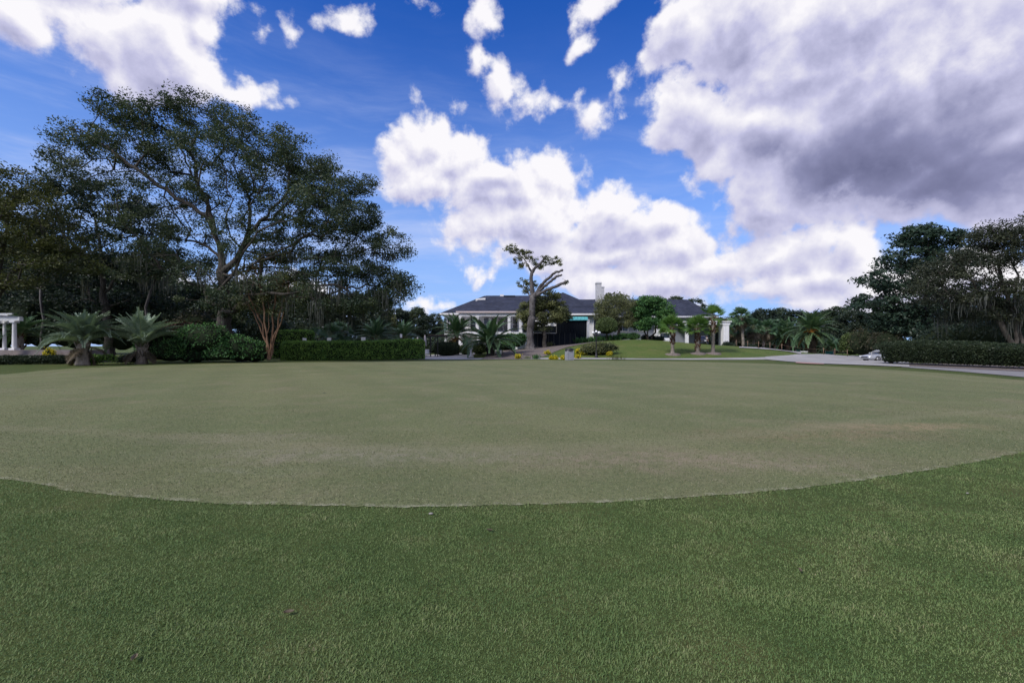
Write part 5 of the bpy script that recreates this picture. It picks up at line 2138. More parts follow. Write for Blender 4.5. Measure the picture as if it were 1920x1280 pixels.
# ---- the great oak on the left
D = 46.0
base = on(X(421, D), D)
tree('live_oak', 'huge spreading dark oak with a broad see-through crown, tallest tree left of the clubhouse', 'tree', base, D,
     [(160, 263, 52, 30, 0, 3, 38), (239, 218, 50, 28, 0, 4, 49), (322, 232, 62, 30, 0, 5, 56), (401, 230, 66, 32, 2, 6, 63), (478, 266, 66, 38, 0, 6, 67), (557, 300, 60, 38, 0, 6, 63),
      (115, 300, 28, 14, 0, 2, 16), (223, 280, 78, 32, -2, 5, 54), (322, 297, 78, 36, 2, 6, 56), (420, 297, 80, 36, -3, 6, 60), (517, 347, 90, 42, 0, 7, 78), (615, 362, 62, 40, 0, 6, 65),
      (679, 350, 22, 24, 0, 2, 18), (594, 405, 95, 36, -3, 6, 72), (669, 402, 40, 42, 0, 4, 45), (179, 332, 70, 22, 0, 4, 29), (305, 367, 70, 28, 0, 5, 29), (420, 365, 70, 30, 0, 5, 29),
      (512, 425, 70, 30, 0, 5, 34), (633, 462, 78, 34, 0, 5, 45), (731, 466, 36, 36, 0, 3, 38), (681, 525, 70, 30, 0, 4, 38), (752, 530, 24, 22, 0, 2, 18), (594, 510, 70, 32, 0, 5, 29),
      (276, 420, 60, 30, 0, 5, 25), (353, 440, 55, 22, 2, 5, 16), (705, 560, 50, 10, 0, 3, 16), (555, 470, 70, 30, 0, 5, 38), (555, 545, 90, 24, -1, 5, 38), (642, 575, 60, 14, 0, 4, 25), (652, 500, 70, 28, 0, 4, 38), (469, 470, 50, 24, -2, 4, 18), (633, 420, 70, 30, 2, 4, 34), (584, 342, 60, 36, 2, 4, 34), (276, 470, 50, 24, 1, 4, 13), (353, 500, 60, 30, 2, 4, 18), (396, 560, 50, 30, -1, 3, 18), (459, 560, 50, 30, -1, 3, 16), (440, 430, 60, 30, -3, 4, 20), (362, 400, 50, 30, 3, 4, 18), (305, 332, 60, 30, 3, 4, 18), (330, 480, 70, 34, 2, 4, 30), (250, 505, 60, 34, 3, 4, 26), (400, 525, 60, 34, 1, 4, 26), (600, 575, 80, 18, 0, 4, 34), (690, 575, 60, 16, 1, 4, 30), (520, 510, 70, 30, 2, 4, 30), (470, 585, 50, 24, 1, 3, 20), (740, 545, 40, 22, 0, 3, 22)],
     [[P(421, 668, D) - [0, 0, .25]] + pts(D, (420, 640), (423, 590), (419, 530), (415, 480)),
      pts(D, (415, 480), (398, 420, -1), (374, 396, -1.5), (312, 357, -2), (267, 326, -2), (200, 277, -2), (150, 243, -1)),
      pts(D, (415, 480), (396, 400, 1), (383, 370, 2), (356, 318, 3), (330, 260, 3), (310, 215, 3)),
      pts(D, (418, 505), (449, 488, 0), (467, 435, 0), (470, 396, 1), (460, 350, 2), (425, 290, 2), (405, 225, 2)),
      pts(D, (467, 435), (510, 395, -1), (540, 360, -2), (545, 320, -2), (525, 270, -2)),
      pts(D, (421, 520), (455, 505, -2), (493, 486, -3), (547, 458, -3), (600, 425, -2), (660, 395, -1)),
      pts(D, (493, 486), (582, 484, -2), (640, 482, -1), (700, 462, 0), (745, 460, 0)),
      pts(D, (415, 490), (392, 462, 1), (350, 450, 2), (300, 444, 2), (250, 444, 2)),
      pts(D, (455, 505), (520, 500, 2), (600, 515, 3), (690, 520, 2), (755, 530, 1))],
     0.66, 'oak_leaf', 'oak_bark', per=112, spread=1.0, size=0.20, bf=0.28, flat=0.6, flare=0.5, r0=0.022, moss=60, moss_len=1.7,
     bare=[(560, 540, 110, 40, -2, 6, 80), (640, 570, 80, 20, 0, 5, 40), (480, 545, 60, 40, 0, 5, 50), (350, 500, 80, 40, 1, 5, 50), (420, 400, 120, 60, 0, 6, 60)])

# ---- trees at the left edge
D = 54.0
tree('oak_tree', 'dark brownish oak behind the palms, left of the great oak', 'tree', on(X(205, D), D), D,
     [(135, 352, 60, 30, 0, 4, 40), (205, 385, 62, 38, 0, 5, 52), (275, 420, 55, 38, 0, 5, 46), (115, 430, 80, 48, 0, 5, 60), (225, 470, 80, 48, 0, 5, 60), (305, 500, 55, 40, 0, 4, 40), (60, 400, 60, 48, 0, 5, 40), (150, 520, 90, 34, 0, 5, 50), (80, 560, 90, 30, 2, 4, 44), (200, 575, 90, 26, 3, 4, 44), (300, 560, 60, 26, 3, 4, 30), (20, 500, 70, 40, 2, 4, 40)],
     [[P(205, 672, D) - [0, 0, .3]] + pts(D, (203, 620), (195, 550), (190, 480), (180, 420)), pts(D, (195, 550), (235, 500), (265, 450)), pts(D, (195, 520), (150, 470), (110, 430))],
     0.42, 'dark_leaf', 'oak_bark', per=85, spread=1.15, size=0.30, moss=30, bare=[(200, 440, 110, 80, -2, 5, 60)])
D = 40.0
tree('oak_tree', 'yellowish green tree at the left edge, crown cut by the frame, over the pergola', 'tree', on(X(-20, D), D), D,
     [(15, 345, 60, 34, 0, 4, 56), (62, 400, 55, 36, 0, 4, 50), (-10, 420, 80, 60, 0, 4, 60), (95, 452, 55, 34, 0, 4, 42), (45, 478, 70, 40, 0, 4, 50), (120, 500, 55, 26, 0, 3, 28), (20, 530, 60, 24, 0, 3, 26), (-100, 440, 90, 90, 0, 5, 50)],
     [[P(-20, 682, D) - [0, 0, .3]] + pts(D, (-18, 610), (-5, 530), (5, 460), (15, 390)), pts(D, (-12, 560), (40, 500), (90, 460)), pts(D, (-8, 540), (-60, 470), (-110, 430))],
     0.36, 'yellow_leaf', 'oak_bark', per=90, spread=0.95, size=0.22, aspect=0.42, bare=[(60, 470, 90, 60, -1, 4, 60)])
D = 50.0
tree('bare_trunk_tree', 'slim pale trunk with little foliage standing behind the left palms', 'tree', on(X(77, D), D), D,
     [(80, 500, 40, 22, 0, 3, 20), (60, 530, 30, 18, 0, 2, 12)], [[P(77, 670, D) - [0, 0, .2]] + pts(D, (78, 600), (76, 560), (80, 510))], 0.25, 'dark_leaf', 'grey_bark', per=50, spread=0.9, size=0.28)
D = 53.0
tree('mossy_trunk_tree', 'leaning pale mossy trunk behind the second palm, left of the great oak', 'tree', on(X(272, D), D), D,
     [(300, 470, 40, 24, 0, 3, 20), (285, 510, 40, 18, 0, 3, 14)], [[P(272, 668, D) - [0, 0, .2]] + pts(D, (274, 590), (283, 545), (297, 500)), pts(D, (283, 545), (300, 540), (302, 500))], 0.34, 'dark_leaf', 'grey_bark', per=50, spread=0.9, size=0.28, moss=16)

# dark thicket under the trees on the left
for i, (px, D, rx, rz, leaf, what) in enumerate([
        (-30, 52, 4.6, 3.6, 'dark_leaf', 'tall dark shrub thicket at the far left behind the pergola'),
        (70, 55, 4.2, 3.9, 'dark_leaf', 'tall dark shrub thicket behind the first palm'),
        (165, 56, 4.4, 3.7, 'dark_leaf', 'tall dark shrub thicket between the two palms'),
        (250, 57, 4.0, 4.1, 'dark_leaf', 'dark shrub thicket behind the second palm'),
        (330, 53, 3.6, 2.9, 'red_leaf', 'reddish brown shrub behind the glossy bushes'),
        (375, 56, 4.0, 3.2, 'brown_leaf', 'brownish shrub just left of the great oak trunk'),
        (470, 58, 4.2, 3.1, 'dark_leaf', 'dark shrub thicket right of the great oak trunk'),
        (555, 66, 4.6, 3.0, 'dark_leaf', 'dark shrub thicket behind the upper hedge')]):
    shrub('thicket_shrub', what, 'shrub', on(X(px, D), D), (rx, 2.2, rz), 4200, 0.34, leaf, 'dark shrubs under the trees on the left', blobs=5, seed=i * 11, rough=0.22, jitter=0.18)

# glossy bushes in front of the oak
for i, (px, D, rx, rz, n, what) in enumerate([
        (318, 42.6, 2.5, 1.75, 5200, 'glossy dark green bush right beside the bluish palm'),
        (392, 43.4, 2.7, 1.85, 6200, 'largest glossy dark green bush at the foot of the great oak'),
        (452, 44.2, 1.9, 1.45, 4200, 'lower glossy dark green bush next to the orange stemmed tree')]):
    shrub('evergreen_bush', what, 'bush', on(X(px, D), D), (rx, 1.7, rz), n, 0.21, 'shrub_leaf', 'glossy bushes left of the hedge', blobs=6, seed=40 + i * 9, rough=0.16, jitter=0.12, power=2.6)

# ---- orange stemmed crape myrtle
D = 44.5
base = on(X(506, D), D)
tree('crape_myrtle', 'bare looking vase shaped tree with many orange brown stems left of the long hedge', 'tree', base, D,
     [(470, 565, 34, 34, 0, 1.5, 26), (515, 570, 40, 36, 0, 1.5, 34), (500, 520, 60, 34, 0, 2, 34), (548, 545, 34, 36, 0, 1.5, 22), (500, 485, 50, 20, 0, 1.5, 16)],
     [[P(505, 674, D)] + pts(D, (503, 655), (497, 630), (484, 596), (470, 560), (458, 520)),
      [P(508, 674, D)] + pts(D, (510, 655), (514, 630), (522, 600), (536, 560), (548, 515)),
      [P(504, 674, D)] + pts(D, (501, 650), (503, 615), (503, 570), (496, 520)),
      [P(507, 674, D)] + pts(D, (509, 645), (510, 610), (518, 570), (520, 520)),
      [P(506, 674, D)] + pts(D, (500, 640), (489, 610), (476, 585), (466, 570)),
      [P(509, 674, D)] + pts(D, (513, 640), (527, 605), (543, 575), (556, 545)),
      [P(506, 674, D)] + pts(D, (503, 640, -.3), (496, 605, -.4), (490, 560, -.5), (484, 520, -.6))],
     0.20, 'olive_leaf', 'myrtle_bark', per=46, spread=0.7, size=0.20, bf=0.5, r0=0.018, flare=0.15,
     bare=[(500, 520, 60, 40, 0, 2, 50), (480, 560, 30, 40, 0, 2, 20), (530, 550, 30, 40, 0, 2, 20)])

# ---- hedges
def hpath(rows, extra=1.0):
    return np.array([on(X(px, d + extra), d + extra) for px, d in rows])


hedge('clipped_hedge', 'long clipped hedge with bright leafy right end, behind the green', hpath([(528, 48.6), (620, 49.5), (700, 50.8), (760, 52.0), (796, 52.6)]), 2.3, [2.05, 2.05, 2.1, 2.3, 2.3], 30000, 0.15, 'hedge_leaf', seed=3, wob=0.07)
hedge('clipped_hedge', 'taller clipped hedge with bright top behind the orange stemmed tree', hpath([(498, 57), (545, 57), (588, 57)]), 2.0, 3.55, 9000, 0.17, 'hedge_leaf', seed=5)
h = hedge('clipped_hedge', 'long dark hedge with flat top along the cart road on the right', hpath([(1662, 39.2), (1720, 36.6), (1800, 33.4), (1880, 30.9), (1960, 28.6), (2150, 24.0)], 1.0), 2.0, [1.85, 1.98, 1.9, 1.72, 1.55, 1.4], 36000, 0.11, 'deep_hedge_leaf', flare=1.55, ends=1.3, seed=9, wob=0.05, lift=0.18)
m = MB()
for k in range(5):
    a = on(X(1668 + k * 3, 40.2), 40.2 + 0.1 * k)
    m.tube([a, a + [0.08 * (k - 2), 0, 0.5], a + [0.3 * (k - 2) - .3, 0, 1.0]], [0.06, 0.045, 0.03], 5)
m.v = [v - np.array(h.location) for v in m.v]
m.build('stem', 'dark_bark', h)
m = MB()
ball_bush(m, on(X(1668, 40.3), 40.4) + np.array([0, 0, 1.46]) - np.array(h.location), (0.95, 0.95, 0.36), 2600, 0.11, rough=0.05, power=2.3, lo=-0.4)
m.build('overhang', ['deep_hedge_leaf', 'inner_leaf'], h)
hedge('low_hedge', 'low dark clipped hedge below the pergola terrace at the left edge', hpath([(-120, 36.6), (0, 37.4), (60, 38.2), (128, 39.0)]), 1.3, 0.72, 8000, 0.12, 'deep_hedge_leaf', seed=12)
shrub('loose_hedge', 'low brownish shrub row behind the lamp post and yellow shrubs', 'hedge', on(X(1115, 57.2), 57.2), (2.25, 0.9, 0.78), 5600, 0.17, 'olive_leaf', blobs=7, rough=0.16, seed=14, power=2.8, jitter=0.1)


# ---- palms
def feather_palm(name, label, px, D, h, n, L, wid, leaflets, leaf, trunk_r=0.3, dead=0, group=None, el=(1.4, -0.35), droop=(0.8, 1.5), boots=30, bark_='palm_bark', lean=(0, 0), stalks=0, var=0.5, lw=0.03, boot_len=0.35, boot_mat='boot_bark', vee=0.5):
    base = on(X(px, D), D)
    r = thing(name, label, 'palm', base, rng.uniform(0, 6), group)
    m = MB()
    top = palm_trunk(m, h, trunk_r * 1.1, trunk_r, boots, lean, boot_from=0.15, boot_len=boot_len)
    m.build('trunk', [bark_, boot_mat], r)
    m = MB()
    feather_crown(m, n, L, wid, leaflets, top + [0, 0, -0.05], el, droop, var=var, lw=lw, vee=vee)
    m.build('crown', [leaf, 'palm_rib'], r)
    if dead:
        m = MB()
        feather_crown(m, dead, L * 0.62, wid * 0.75, leaflets, top + [0, 0, -0.2], (-0.1, -0.9), (1.0, 0.6), lw=lw * 0.8, vee=0.2, rbase=0.02)
        m.build('dead_fronds', ['dry_frond' if leaf == 'pindo_leaf' else 'dead_frond', 'palm_rib'], r)
    if stalks:
        m = MB()
        for k in range(stalks):
            a = k * 2.4
            for q in range(9):
                b = a + rng.normal(0, 0.25)
                l = rng.uniform(0.8, 1.3)
                m.tube([top, top + [math.cos(b) * l * .6, math.sin(b) * l * .6, l * .35], top + [math.cos(b) * l, math.sin(b) * l, -l * .15]], [.02, .03, .05], 4)
        m.build('date_stalks', 'date_stalk', r)
    return r


feather_palm('pindo_palm', 'stout grey green palm with recurved fronds touching the green, first from the pergola', 155, 37.0, 1.75, 50, 3.55, 0.72, 78, 'pindo_leaf', 0.36, dead=5, el=(1.54, 0.6), droop=(0.4, 1.9), boots=46, boot_len=0.6, var=0.35, vee=0.75, lw=0.028, boot_mat='palm_bark')
feather_palm('pindo_palm', 'bluish grey palm with upright feathery fronds beside the glossy bushes', 266, 40.2, 1.5, 44, 3.65, 0.74, 78, 'pindo_leaf', 0.34, dead=4, el=(1.55, 0.65), droop=(0.3, 1.4), boots=40, boot_len=0.6, var=0.68, vee=0.75, lw=0.03, boot_mat='palm_bark')
feather_palm('feather_palm', 'dim green palm behind the white pergola beams', 38, 46.5, 2.6, 28, 3.4, 0.62, 44, 'palm_leaf', 0.28, el=(1.4, 0.1), droop=(0.9, 1.9), boots=16)
feather_palm('date_palm', 'low broad date palm with long green fronds in front of the porch', 919, 59.5, 1.75, 42, 5.5, 0.66, 64, 'palm_leaf', 0.42, el=(1.35, -0.1), droop=(0.85, 1.5), boots=60, bark_='dark_bark', var=0.7, lw=0.055, boot_mat='dark_bark')
feather_palm('date_palm', 'date palm with yellow dead lower fronds against the white end wall of the clubhouse', 856, 68, 3.0, 44, 4.3, 0.75, 50, 'palm_leaf', 0.32, dead=9, el=(1.45, -0.2), droop=(0.7, 1.5), var=0.5, lw=0.04)
feather_palm('date_palm', 'feather palm with yellowing lower fronds above the long hedge', 757, 64, 2.6, 32, 3.7, 0.6, 42, 'palm_leaf', 0.28, dead=14, el=(1.45, 0.0), droop=(0.7, 1.5), var=0.55, lw=0.04)
feather_palm('date_palm', 'darker feather palm behind the long hedge under the oak limbs', 705, 62, 2.6, 34, 4.0, 0.6, 42, 'palm_leaf', 0.3, dead=10, el=(1.4, 0.0), droop=(0.7, 1.5), var=0.3, lw=0.04)
feather_palm('date_palm', 'big date palm with orange fruit stalks at the head of the parking lot', 1522, 80, 4.0, 60, 5.2, 0.75, 54, 'palm_leaf', 0.62, dead=5, el=(1.5, -0.35), droop=(0.7, 1.5), bark_='dark_bark', boots=60, stalks=9, var=0.5, lw=0.045, boot_mat='dark_bark')
feather_palm('date_palm', 'date palm behind and left of the one with orange stalks', 1476, 92, 3.6, 50, 5.2, 0.75, 48, 'palm_leaf', 0.5, dead=4, el=(1.45, -0.25), droop=(0.75, 1.6), bark_='dark_bark', var=0.55, lw=0.05)
feather_palm('feather_palm', 'small dark palm right of the big date palm trunk', 1560, 86, 1.2, 26, 3.0, 0.5, 34, 'palm_leaf', 0.25, el=(1.4, 0.0), droop=(0.8, 1.5), var=0.3, lw=0.045)


def fan_palm(name, label, px, D, h, n, stalk, R, leaf, trunk_r=0.22, skirt=0, group=None, el=(1.45, -0.5), boots=0, bark_='palm_bark', lean=(0, 0), segs=22, lw=0.05, boot_from=0.3, mound=False, var=0.5, droop=0.5):
    base = on(X(px, D), D) if not isinstance(px, np.ndarray) else px
    r = thing(name, label, 'palm', base, rng.uniform(0, 6) if lean == (0, 0) else 0, group)
    m = MB()
    top = palm_trunk(m, h, trunk_r * 1.1, trunk_r, boots, lean, boot_from=boot_from)
    m.build('trunk', [bark_, 'boot_bark'], r)
    m = MB()
    fan_crown(m, n, stalk, R, segs, top, el, var=var, lw=lw, droop=droop)
    m.build('crown', [leaf, 'palm_rib'], r)
    if skirt:
        m = MB()
        fan_crown(m, skirt, stalk * 0.85, R * 0.9, segs, top - [0, 0, 0.15], (-0.5, -1.35), lw=lw, droop=1.2)
        m.build('dead_fronds', ['dry_frond', 'dry_frond'], r)
    if mound:
        m = MB()
        k = 16
        m.lathe((0, 0, 0), [(1.05, -0.25), (0.9, 0.10), (0.6, 0.17), (0.2, 0.2), (0.0, 0.2)], k)
        m.build('mulch_ring', 'mulch', r)
    return r


g = G(1261, 664.5)
fan_palm('fan_palm', 'leftmost of the three young fan palms on the bank, fullest rounded crown', g, 0, 3.3, 34, 0.85, 1.15, 'fan_leaf', 0.20, boots=60, mound=True, boot_from=0.35, var=0.6, el=(1.5, -0.25), droop=0.2)
g = G(1308, 663)
fan_palm('fan_palm', 'middle one of the three young fan palms, with shaggy brown trunk', g, 0, 3.2, 32, 0.85, 1.12, 'fan_leaf', 0.22, boots=90, mound=True, boot_from=0.12, var=0.55, el=(1.5, -0.3), droop=0.2)
g = G(1337, 663)
fan_palm('fan_palm', 'rightmost and tallest of the three young fan palms, with the thinnest crown', g, 0, 4.5, 18, 0.95, 1.1, 'fan_leaf', 0.20, boots=46, mound=True, boot_from=0.5, var=0.6, el=(1.4, -0.25), droop=0.25)
fan_palm('cabbage_palm', 'tall cabbage palm with a dry skirt, right of the portico column', 1394, 84, 6.0, 44, 1.15, 1.25, 'palm_leaf', 0.24, skirt=24, lean=(-0.5, 0), el=(1.45, -0.6), segs=18, lw=0.07)
fan_palm('cabbage_palm', 'shorter cabbage palm between the tall one and the portico', 1380, 87, 3.8, 34, 1.1, 1.2, 'palm_leaf', 0.22, skirt=20, segs=16, lw=0.07, var=0.25)
fan_palm('cabbage_palm', 'shaggy cabbage palm just right of the tall one', 1413, 88, 4.4, 36, 1.15, 1.25, 'palm_leaf', 0.22, skirt=24, segs=16, lw=0.07, var=0.4)
fan_palm('cabbage_palm', 'leaning shaggy cabbage palm halfway to the date palms', 1430, 90, 4.6, 40, 1.2, 1.3, 'palm_leaf', 0.24, skirt=24, lean=(0.8, 0), segs=16, lw=0.07, var=0.45)
fan_palm('cabbage_palm', 'dark cabbage palm next to the left date palm', 1452, 96, 5.2, 36, 1.2, 1.3, 'palm_leaf', 0.24, skirt=16, segs=16, lw=0.08, var=0.3)
fan_palm('cabbage_palm', 'cabbage palm with hanging dry fans above the long hedge', 621, 60, 2.9, 30, 1.0, 1.15, 'palm_leaf', 0.2, skirt=20, segs=16, lw=0.06, var=0.5)
fan_palm('cabbage_palm', 'cabbage palm with bare trunk right of its shaggy neighbour behind the hedge', 639, 61.5, 3.2, 28, 1.0, 1.15, 'palm_leaf', 0.23, skirt=8, segs=16, lw=0.06, var=0.6)
fan_palm('cabbage_palm', 'small cabbage palm behind the upper hedge', 600, 63, 2.6, 26, 1.0, 1.1, 'palm_leaf', 0.2, skirt=8, segs=16, lw=0.06, var=0.4)


# ---- the lopped tree in front of the clubhouse
def lopped_tree():
    D = 64.0
    base = G(994.5, 655)
    D = base[1]
    r = thing('lopped_oak', 'pale lopped tree with cut limbs and a few leafy tufts in front of the clubhouse', 'tree', base)
    m = MB()

    def limb(q, rad, k=9):
        p = np.array([P(a[0], a[1], D + (a[2] if len(a) > 2 else 0)) for a in q]) - base
        s = np.arange(len(p))
        t = np.linspace(0, len(p) - 1, (len(p) - 1) * 4 + 1)
        f = np.stack([np.interp(t, s, p[:, i]) for i in range(3)], 1)
        f[1:-1] = (f[:-2] + 2 * f[1:-1] + f[2:]) / 4
        rr = np.interp(t, s, rad) * 0.86 * (1 + rng.normal(0, 0.07, len(t)))
        f = f + rng.normal(0, 0.035, f.shape)
        for q in range(6 if k < 12 else 0):      # short twigs and sprouts along the cut limbs
            i = rng.integers(len(f) // 3, len(f))
            d = unit(1)[0] * 0.45 + np.array([0, 0, 0.25])
            m.tube([f[i], f[i] + d * 0.6, f[i] + d * 1.1 + rng.normal(size=3) * 0.08], [0.04, 0.025, 0.012], 4)
        m.tube(f, rr, k)
    limb([(994.5, 657), (994.5, 651), (994.5, 640), (994, 620), (996, 603), (997, 590), (998, 575), (999, 553)], [1.05, 0.74, 0.60, 0.56, 0.62, 0.55, 0.50, 0.50], 12)
    limb([(999, 556), (997, 538), (996, 521), (998, 509), (1006, 500), (1015, 492), (1024, 480)], [0.42, 0.34, 0.30, 0.27, 0.22, 0.20, 0.17])
    limb([(998, 512), (993, 502), (988, 494), (983, 486), (975, 478), (966, 470)], [0.20, 0.15, 0.12, 0.09, 0.06, 0.03], 6)
    limb([(1000, 558), (1007, 549, -.3), (1013, 537, -.5), (1022, 527, -.6), (1031, 519, -.6), (1042, 510, -.6), (1048, 509.5, -.6), (1055, 505.5, -.6)], [0.42, 0.34, 0.28, 0.24, 0.22, 0.2, 0.17, 0.19])
    limb([(1008, 548, -.3), (1020, 538, -1), (1034, 526, -1.2), (1044, 517.5, -1.2), (1053, 516, -1.2)], [0.28, 0.24, 0.22, 0.2, 0.15])
    limb([(1002, 556), (1011, 550, -.6), (1024, 544, -1), (1040, 537.5, -1.2), (1054, 531.5, -1.2), (1065, 526.5, -1.2)], [0.34, 0.30, 0.26, 0.24, 0.23, 0.21])
    limb([(1001, 565), (1012, 560, .3), (1022, 559, .6), (1030, 561, .8)], [0.16, 0.12, 0.08, 0.04], 6)
    limb([(998, 560), (990, 550, .4), (984, 540, .6), (981, 532, .8)], [0.16, 0.12, 0.08, 0.04], 6)
    limb([(999, 600), (1006, 598, .2), (1014, 592, .4), (1020, 585, .6)], [0.3, 0.16, 0.1, 0.05], 6)
    limb([(1010, 497), (1018, 499, .4), (1028, 497, .6), (1040, 491, .6)], [0.1, 0.08, 0.06, 0.03], 6)
    m.build('trunk', 'grey_bark', r)
    lob = [(959, 467, 13, 9, 0, .8, 14), (974, 472, 17, 9, 0, .9, 18), (988, 480, 12, 9, 0, .8, 12), (973, 490, 11, 10, 0, .7, 11), (982, 500, 9, 7, 0, .6, 8), (1004, 492, 9, 9, .4, .6, 8),
           (1016, 499, 9, 8, .4, .6, 8), (1031, 491, 13, 8, .6, .8, 12), (1043, 488, 10, 8, .6, .7, 9), (980, 532, 10, 11, .8, .8, 14), (992, 540, 10, 12, .8, .8, 12), (985, 547, 9, 5, .8, .6, 6), (1004, 535, 7, 10, .8, .6, 7), (1062, 531, 4, 5, -1.2, .3, 2), (1022, 483, 8, 5, 0, .6, 5), (1050, 495, 6, 5, 0, .5, 4), (1008, 560, 8, 5, .5, .6, 6)]
    m = MB()
    leaf_cloud(m, lobe_points(lob, base, D), 46, 0.42, 0.20, 0.7, 0.5)
    m.build('crown', 'olive_leaf', r)


lopped_tree()

D = 67.6
tree('bushy_oak', 'dense dark olive bushy tree behind the lopped trunk, hiding the roof corner', 'tree', on(X(1022, D), D), D,
     [(984, 590, 14, 22, 0, 1.6, 24), (1003, 580, 18, 16, .6, 1.6, 24), (1024, 570, 22, 14, 0, 1.8, 28), (1044, 578, 22, 14, 0, 1.8, 28), (1056, 592, 18, 11, 0, 1.6, 24), (1034, 596, 28, 13, -.4, 1.8, 32), (1014, 612, 24, 10, .4, 1.2, 20), (988, 612, 12, 12, 0, 1.2, 12), (1032, 555, 16, 10, 0, 1.2, 14), (1012, 560, 10, 8, 0.6, 1, 8)],
     [[P(1022, 653, D) - [0, 0, .4]] + pts(D, (1021, 630), (1018, 605), (1022, 580)), pts(D, (1018, 608), (1040, 595), (1052, 588)), pts(D, (1018, 610), (998, 600), (986, 592))],
     0.3, 'olive_leaf', 'oak_bark', per=110, spread=0.75, size=0.26)
D = 73.0
tree('weeping_tree', 'yellowish drooping willow-like tree beside the chimney wall', 'tree', on(X(1160, D), D), D,
     [(1132, 572, 14, 12, 0, 1.6, 16), (1152, 566, 22, 9, 0, 1.8, 20), (1178, 572, 18, 11, 0, 1.8, 20), (1160, 588, 34, 15, 0, 2, 36), (1140, 602, 20, 12, 0, 1.6, 18), (1188, 592, 14, 16, 0, 1.6, 18), (1170, 607, 20, 9, 0, 1.5, 14), (1128, 590, 11, 12, 0, 1.3, 10)],
     [[P(1160, 637, D) - [0, 0, .3]] + pts(D, (1160, 615), (1158, 590), (1160, 575)), pts(D, (1159, 605), (1140, 585), (1132, 575)), pts(D, (1159, 605), (1180, 588), (1186, 580))],
     0.22, 'olive_leaf', 'oak_bark', per=110, spread=0.85, size=0.30, aspect=0.22, droop=0.9, flat=0.9)
D = 72.0
tree('dense_tree', 'dense dark green rounded tree with forked trunk in front of the east wing', 'tree', on(X(1219, D), D), D,
     [(1222, 569, 26, 12, 0, 1.8, 34), (1205, 585, 16, 20, 0, 1.8, 32), (1242, 586, 20, 20, 0, 1.8, 36), (1222, 598, 34, 18, 0, 2, 54), (1205, 612, 18, 12, 0, 1.6, 22), (1245, 608, 16, 12, 0, 1.6, 20), (1212, 561, 14, 6, 0, 1, 10), (1232, 562, 10, 5, 0, 1, 8)],
     [[P(1217, 642, D) - [0, 0, .3]] + pts(D, (1213, 632), (1208, 618), (1206, 600)), [P(1218, 642, D) - [0, 0, .3]] + pts(D, (1224, 630), (1230, 615), (1236, 595)), pts(D, (1213, 632), (1218, 610), (1222, 580))],
     0.2, 'shrub_leaf', 'dark_bark', per=110, spread=0.75, size=0.27)

# ---- clipped balls and loaves
D = 70.0
g = on(X(1137, D), D)
o = shrub('topiary_ball', 'clipped green ball shrub on a short stem beside the screened pavilion', 'shrub', g, (19 / F * D, 18 / F * D, 16 / F * D), 5200, 0.16, 'clipped_leaf', rough=0.03, power=2.3)
o.location.z = Zp(612, D) - 16 / F * D * 0.92
m = MB()
m.tube([(0, 0, -(o.location.z - g[2])), (0.03, 0, 0.3)], 0.12, 7)
m.build('stem', 'oak_bark', o)
D = 64.5
shrub('clipped_shrub', 'large loaf shaped clipped shrub at the pool deck corner', 'shrub', on(X(838, D), D), (1.75, 1.3, 1.0), 6200, 0.13, 'deep_hedge_leaf', rough=0.02, power=3.4)
shrub('clipped_shrub', 'small round grey green shrub right of the loaf shaped one', 'shrub', on(X(873, D), D), (0.85, 0.8, 0.72), 2200, 0.13, 'clipped_leaf', rough=0.05, power=2.6)
shrub('clipped_shrub', 'round grey green shrub under the low date palm, right of the pedestal', 'shrub', on(X(898, 63), 63), (0.95, 0.8, 0.82), 2400, 0.13, 'clipped_leaf', rough=0.06, power=2.4)
shrub('leafy_shrub', 'dark leafy shrub left of the lopped trunk below the porch', 'shrub', on(X(967, 67.5), 67.5), (1.6, 1.2, 1.45), 3200, 0.2, 'shrub_leaf', blobs=4, rough=0.15, seed=70)
shrub('leafy_shrub', 'low dark shrub at the foot of the porch wall behind the date palm', 'shrub', on(X(935, 70), 70), (2.2, 1.2, 1.2), 3200, 0.2, 'dark_leaf', blobs=4, rough=0.15, seed=73)
for i, (px, D, rx, rz, n, leaf, what) in enumerate([
        (1168, 72.5, 1.0, 0.5, 1400, 'shrub_leaf', 'low green shrub under the yellowish drooping tree'),
        (1186, 73.0, 1.1, 0.55, 1500, 'shrub_leaf', 'low green shrub between the drooping tree and the dark rounded tree'),
        (1210, 73.5, 0.6, 0.42, 800, 'dark_leaf', 'small dark round shrub left of the forked trunk'),
        (1224, 74.0, 0.6, 0.42, 800, 'dark_leaf', 'small dark round shrub right of the forked trunk'),
        (1237, 74.5, 0.62, 0.45, 800, 'dark_leaf', 'small dark round shrub next to the golf cart'),
        (1362, 79.0, 0.6, 0.45, 800, 'dark_leaf', 'small dark shrub at the foot of the white portico column'),
        (1372, 80.0, 0.7, 0.4, 800, 'dark_leaf', 'small dark shrub right of the portico column base'),
        (1406, 80.0, 0.9, 0.45, 900, 'dark_leaf', 'low dark shrub under the cabbage palms')]):
    shrub('low_shrub', what, 'shrub', on(X(px, D), D), (rx, rx * 0.8, rz), n, 0.15, leaf, 'low shrubs along the clubhouse front', rough=0.12, seed=90 + i, jitter=0.1)
shrub('grey_shrub', 'rounded grey green shrub right of the small dark palm beyond the lot', 'shrub', on(X(1598, 78), 78), (1.8, 1.5, 2.0), 3600, 0.24, 'clipped_leaf', rough=0.10, seed=120, jitter=0.14)
shrub('grey_shrub', 'greyish twiggy shrub behind the silver car', 'shrub', on(X(1622, 70), 70), (2.2, 1.6, 2.6), 2600, 0.24, 'brown_leaf', blobs=5, rough=0.2, seed=123, jitter=0.2)
